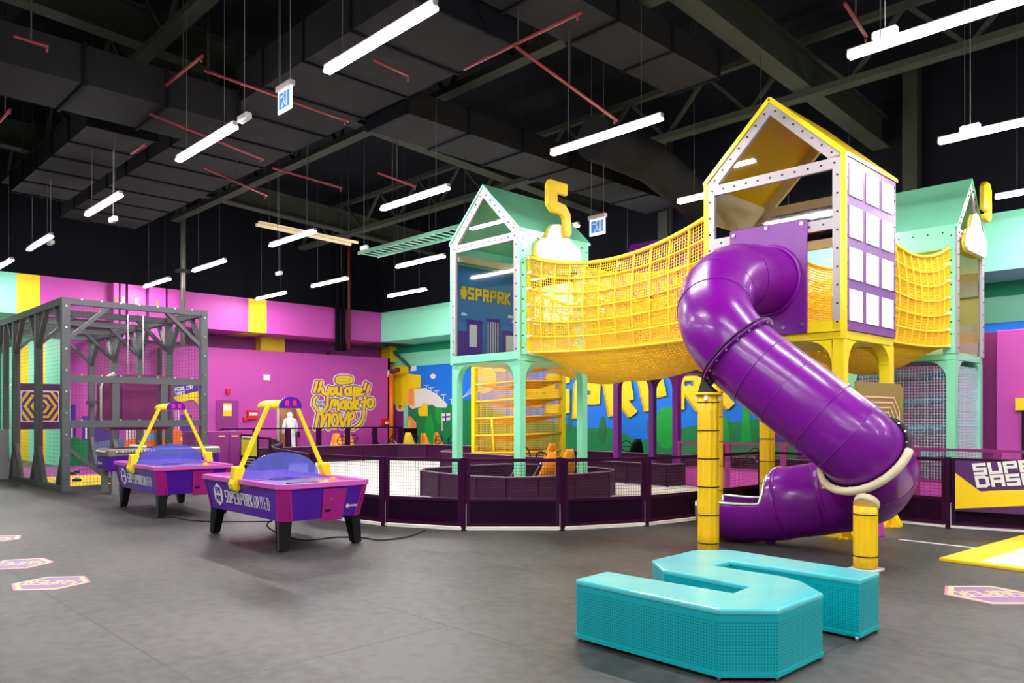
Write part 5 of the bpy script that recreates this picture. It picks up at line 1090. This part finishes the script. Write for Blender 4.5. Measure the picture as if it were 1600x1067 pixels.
t = thing('number_seat', 'turquoise perforated metal bench shaped like a number five', 'bench', (-3, 5.1, 0)); fp = PL((0, 0, 0), (1, 0, 0), (0, 1, 0))
me = bpy.data.meshes.new('sides'); n = len(P5); off = rootloc(t); vs = [Vector((x, y, z))-off for z in (.03, .4) for x, y in P5]
me.from_pydata([tuple(v) for v in vs], [], [(i, (i+1) % n, n+(i+1) % n, n+i) for i in range(n)]); uv = me.uv_layers.new(); s_ = 0; acc = [0]
for i in range(n): acc.append(acc[-1]+(V(P5[(i+1) % n])-V(P5[i])).length)
for pi_, pl in enumerate(me.polygons):
    for k, li in enumerate(pl.loop_indices): uv.data[li].uv = ((acc[pi_] if k in (0, 3) else acc[pi_+1]), (.03 if k < 2 else .4))
me.materials.append(PERF); o = bpy.data.objects.new('perforated_sides', me); COL.objects.link(o); o.parent = t

def grow(e):
    out = []
    for i in range(n):
        a, b2, c_ = V(P5[i-1]), V(P5[i]), V(P5[(i+1) % n]); n1 = V(((b2-a).y, -(b2-a).x)).normalized(); n2 = V(((c_-b2).y, -(c_-b2).x)).normalized(); m_ = (n1+n2).normalized(); out.append(tuple(b2+m_*e/max(.5, m_.dot(n1))))
    return out
MB().prism(grow(.008), fp, .025, .05).build('base_rim', mat('teal_rim', (0, 172, 184), .35), t)
MB().prism(grow(.006), fp, .395, .437).build('seat_top', mat('teal_top_sheen', (86, 204, 212), .16, var=.16, scale=2.2, coat=.4), t, .014, 3)  # paler than the sides: reflection on the top put into the colour
MB().prism(grow(-.02), fp, .05, .38).build('core', mat('dark_teal_core', (0, 60, 66), .6), t)
mb = MB()
for i in (0, 1, 2, 3, 8, 9, 11, 13): mb.tube([(*(V(P5[i])*1.0+(V((-3, 5.1))-V(P5[i]))*.02), 0), (*(V(P5[i])+(V((-3, 5.1))-V(P5[i]))*.02), .03)], .014, 10)
mb.build('adjustable_feet', STEEL, t)

# ================================================================ FLOOR GRAPHICS
def decal(u, v, r, rot, label):
    p = onZ(u, v, 0); t = thing('floor_sticker', label, 'floor sticker', p, 'hexagonal floor stickers'); cs, sn = math.cos(rot), math.sin(rot); f = PL(p, (cs, sn, 0), (-sn, cs, 0))
    H = [(math.cos(k*PI/3), math.sin(k*PI/3)) for k in range(6)]
    for nm, s2, m, a, b2 in (('pink_edge', 1, mat('pale_pink_vinyl', (196, 120, 156), .4), .0, .002), ('cream_border', .93, mat('cream_vinyl', (208, 192, 138), .4), .002, .003), ('lilac_field', .8, mat('lilac_vinyl', (136, 96, 158), .4), .003, .004)):
        MB().prism([(x*r*s2, y*r*s2) for x, y in H], f, a, b2).build(nm, m, t)
    f2 = PL(p, (-cs, -sn, 0), (sn, -cs, 0)); mb = MB(); text(mb, 'SUPER', f2, -r*.62, -r*.28, r*.5, r*.16, r*.075, r*.11, .004, .005); mb.build('lettering', mat('cream_vinyl', (208, 192, 138), .4), t)
decal(80, 911, .36, TH-PI*.0+.1, 'hexagonal sticker on the floor at left, nearest one'); decal(27, 881, .36, TH+.3, 'hexagonal sticker on the floor at left edge, second one'); decal(-12, 842, .36, TH, 'hexagonal sticker cut by the left picture edge'); decal(1549, 929, .42, TH, 'hexagonal sticker on the floor at the right')
a, b2 = onZ(1405, 843, 0), onZ(1492, 853, 0); tag(MB().beam(V((a.x, a.y, .002)), V((b2.x+.9, b2.y, .002)), .055, .004).build('floor_line', WHITE), 'straight white line painted on floor right of the slide', 'floor line')
# hopscotch mat
A, B, C_ = onZ(1467, 876, 0), onZ(1600, 894, 0), onZ(1549, 834, 0)
ux = (B-A).normalized(); uy = (C_-A); uy = (uy-ux*uy.dot(ux)).normalized(); Lm = (C_-A).length; f = PL(A, ux, uy)
t = thing('game_mat', 'yellow raised mat with white squares at the right edge', 'mat', A+ux*.8+uy*1)
Ly = (C_-A).dot(uy)
MB().prism([(0, 0), (3.4, 0), (3.4, Ly), (0, Ly)], f, 0, .035).build('mat_body', YEL, t, .005); mb = MB(); ch = (Ly-.3)/3
for r_ in range(3):
    for c_ in range(3): mb.prism([(.38+c_*1.0, .12+r_*(ch+.03)), (1.3+c_*1.0, .12+r_*(ch+.03)), (1.3+c_*1.0, .12+r_*(ch+.03)+ch-.03), (.38+c_*1.0, .12+r_*(ch+.03)+ch-.03)], f, .035, .039)
mb.build('white_squares', WHITE, t)

# ================================================================ PERSON IN THE DOORWAY
def person():
    P = V((AX+.15, (d0+d1)/2+.05, 0)); fwd = V((-1, .15, 0)).normalized(); sd = V((-fwd.y, fwd.x, 0))
    def pt(f_, s2, z): return P+fwd*f_+sd*s2+V((0, 0, z))
    t = thing('person', 'person in a white hooded top seen from behind in the doorway', 'person', P)
    def skin(nm, V_, E_, R_, m):
        me = bpy.data.meshes.new(nm); off = rootloc(t); me.from_pydata([tuple(v-off) for v in V_], E_, []); o = bpy.data.objects.new(nm, me); COL.objects.link(o); o.parent = t
        me.materials.append(m); o.modifiers.new('s', 'SKIN'); sv = me.skin_vertices[0].data
        for i, r_ in enumerate(R_): sv[i].radius = (r_, r_*(.8 if r_ > .1 else 1)); sv[i].use_root = (i == 0)
        su = o.modifiers.new('d', 'SUBSURF'); su.levels = 2; su.render_levels = 2; return o
    VV = [pt(0, 0, .95), pt(.0, 0, 1.15), pt(.03, 0, 1.38), pt(.05, 0, 1.5), pt(.08, 0, 1.6), pt(.1, 0, 1.7),
          pt(.03, .19, 1.4), pt(.02, .26, 1.12), pt(.14, .24, .9), pt(.03, -.19, 1.4), pt(.02, -.26, 1.12), pt(.12, -.22, .92),
          pt(0, .1, .88), pt(.03, .12, .5), pt(-.02, .12, .1), pt(.1, .12, .04), pt(0, -.1, .88), pt(-.02, -.12, .5), pt(-.08, -.12, .1), pt(.04, -.12, .04)]
    EE = [(0, 1), (1, 2), (2, 3), (3, 4), (4, 5), (2, 6), (6, 7), (7, 8), (2, 9), (9, 10), (10, 11), (0, 12), (12, 13), (13, 14), (14, 15), (0, 16), (16, 17), (17, 18), (18, 19)]
    RR = [.17, .16, .17, .08, .1, .1, .09, .07, .05, .09, .07, .05, .11, .085, .06, .05, .11, .085, .06, .05]
    skin('body', VV, EE, RR, mat('white_clothing', (236, 236, 240), .8))
    skin('hood', [pt(.0, 0, 1.5), pt(.04, 0, 1.62), pt(.1, 0, 1.72)], [(0, 1), (1, 2)], [.12, .13, .11], mat('white_hood', (242, 242, 246), .85))
    skn = mat('skin', (205, 160, 130), .6)
    for s2 in (.24, -.22):
        skin('hand', [pt(.14, s2, .9), pt(.17, s2*.98, .85), pt(.19, s2*.97, .8)], [(0, 1), (1, 2)], [.028, .035, .02], skn)
    MB().bx(P.x+.18, P.x+.26, P.y+.2, P.y+.26, .75, .98).build('dark_bag', BLK, t)
person()
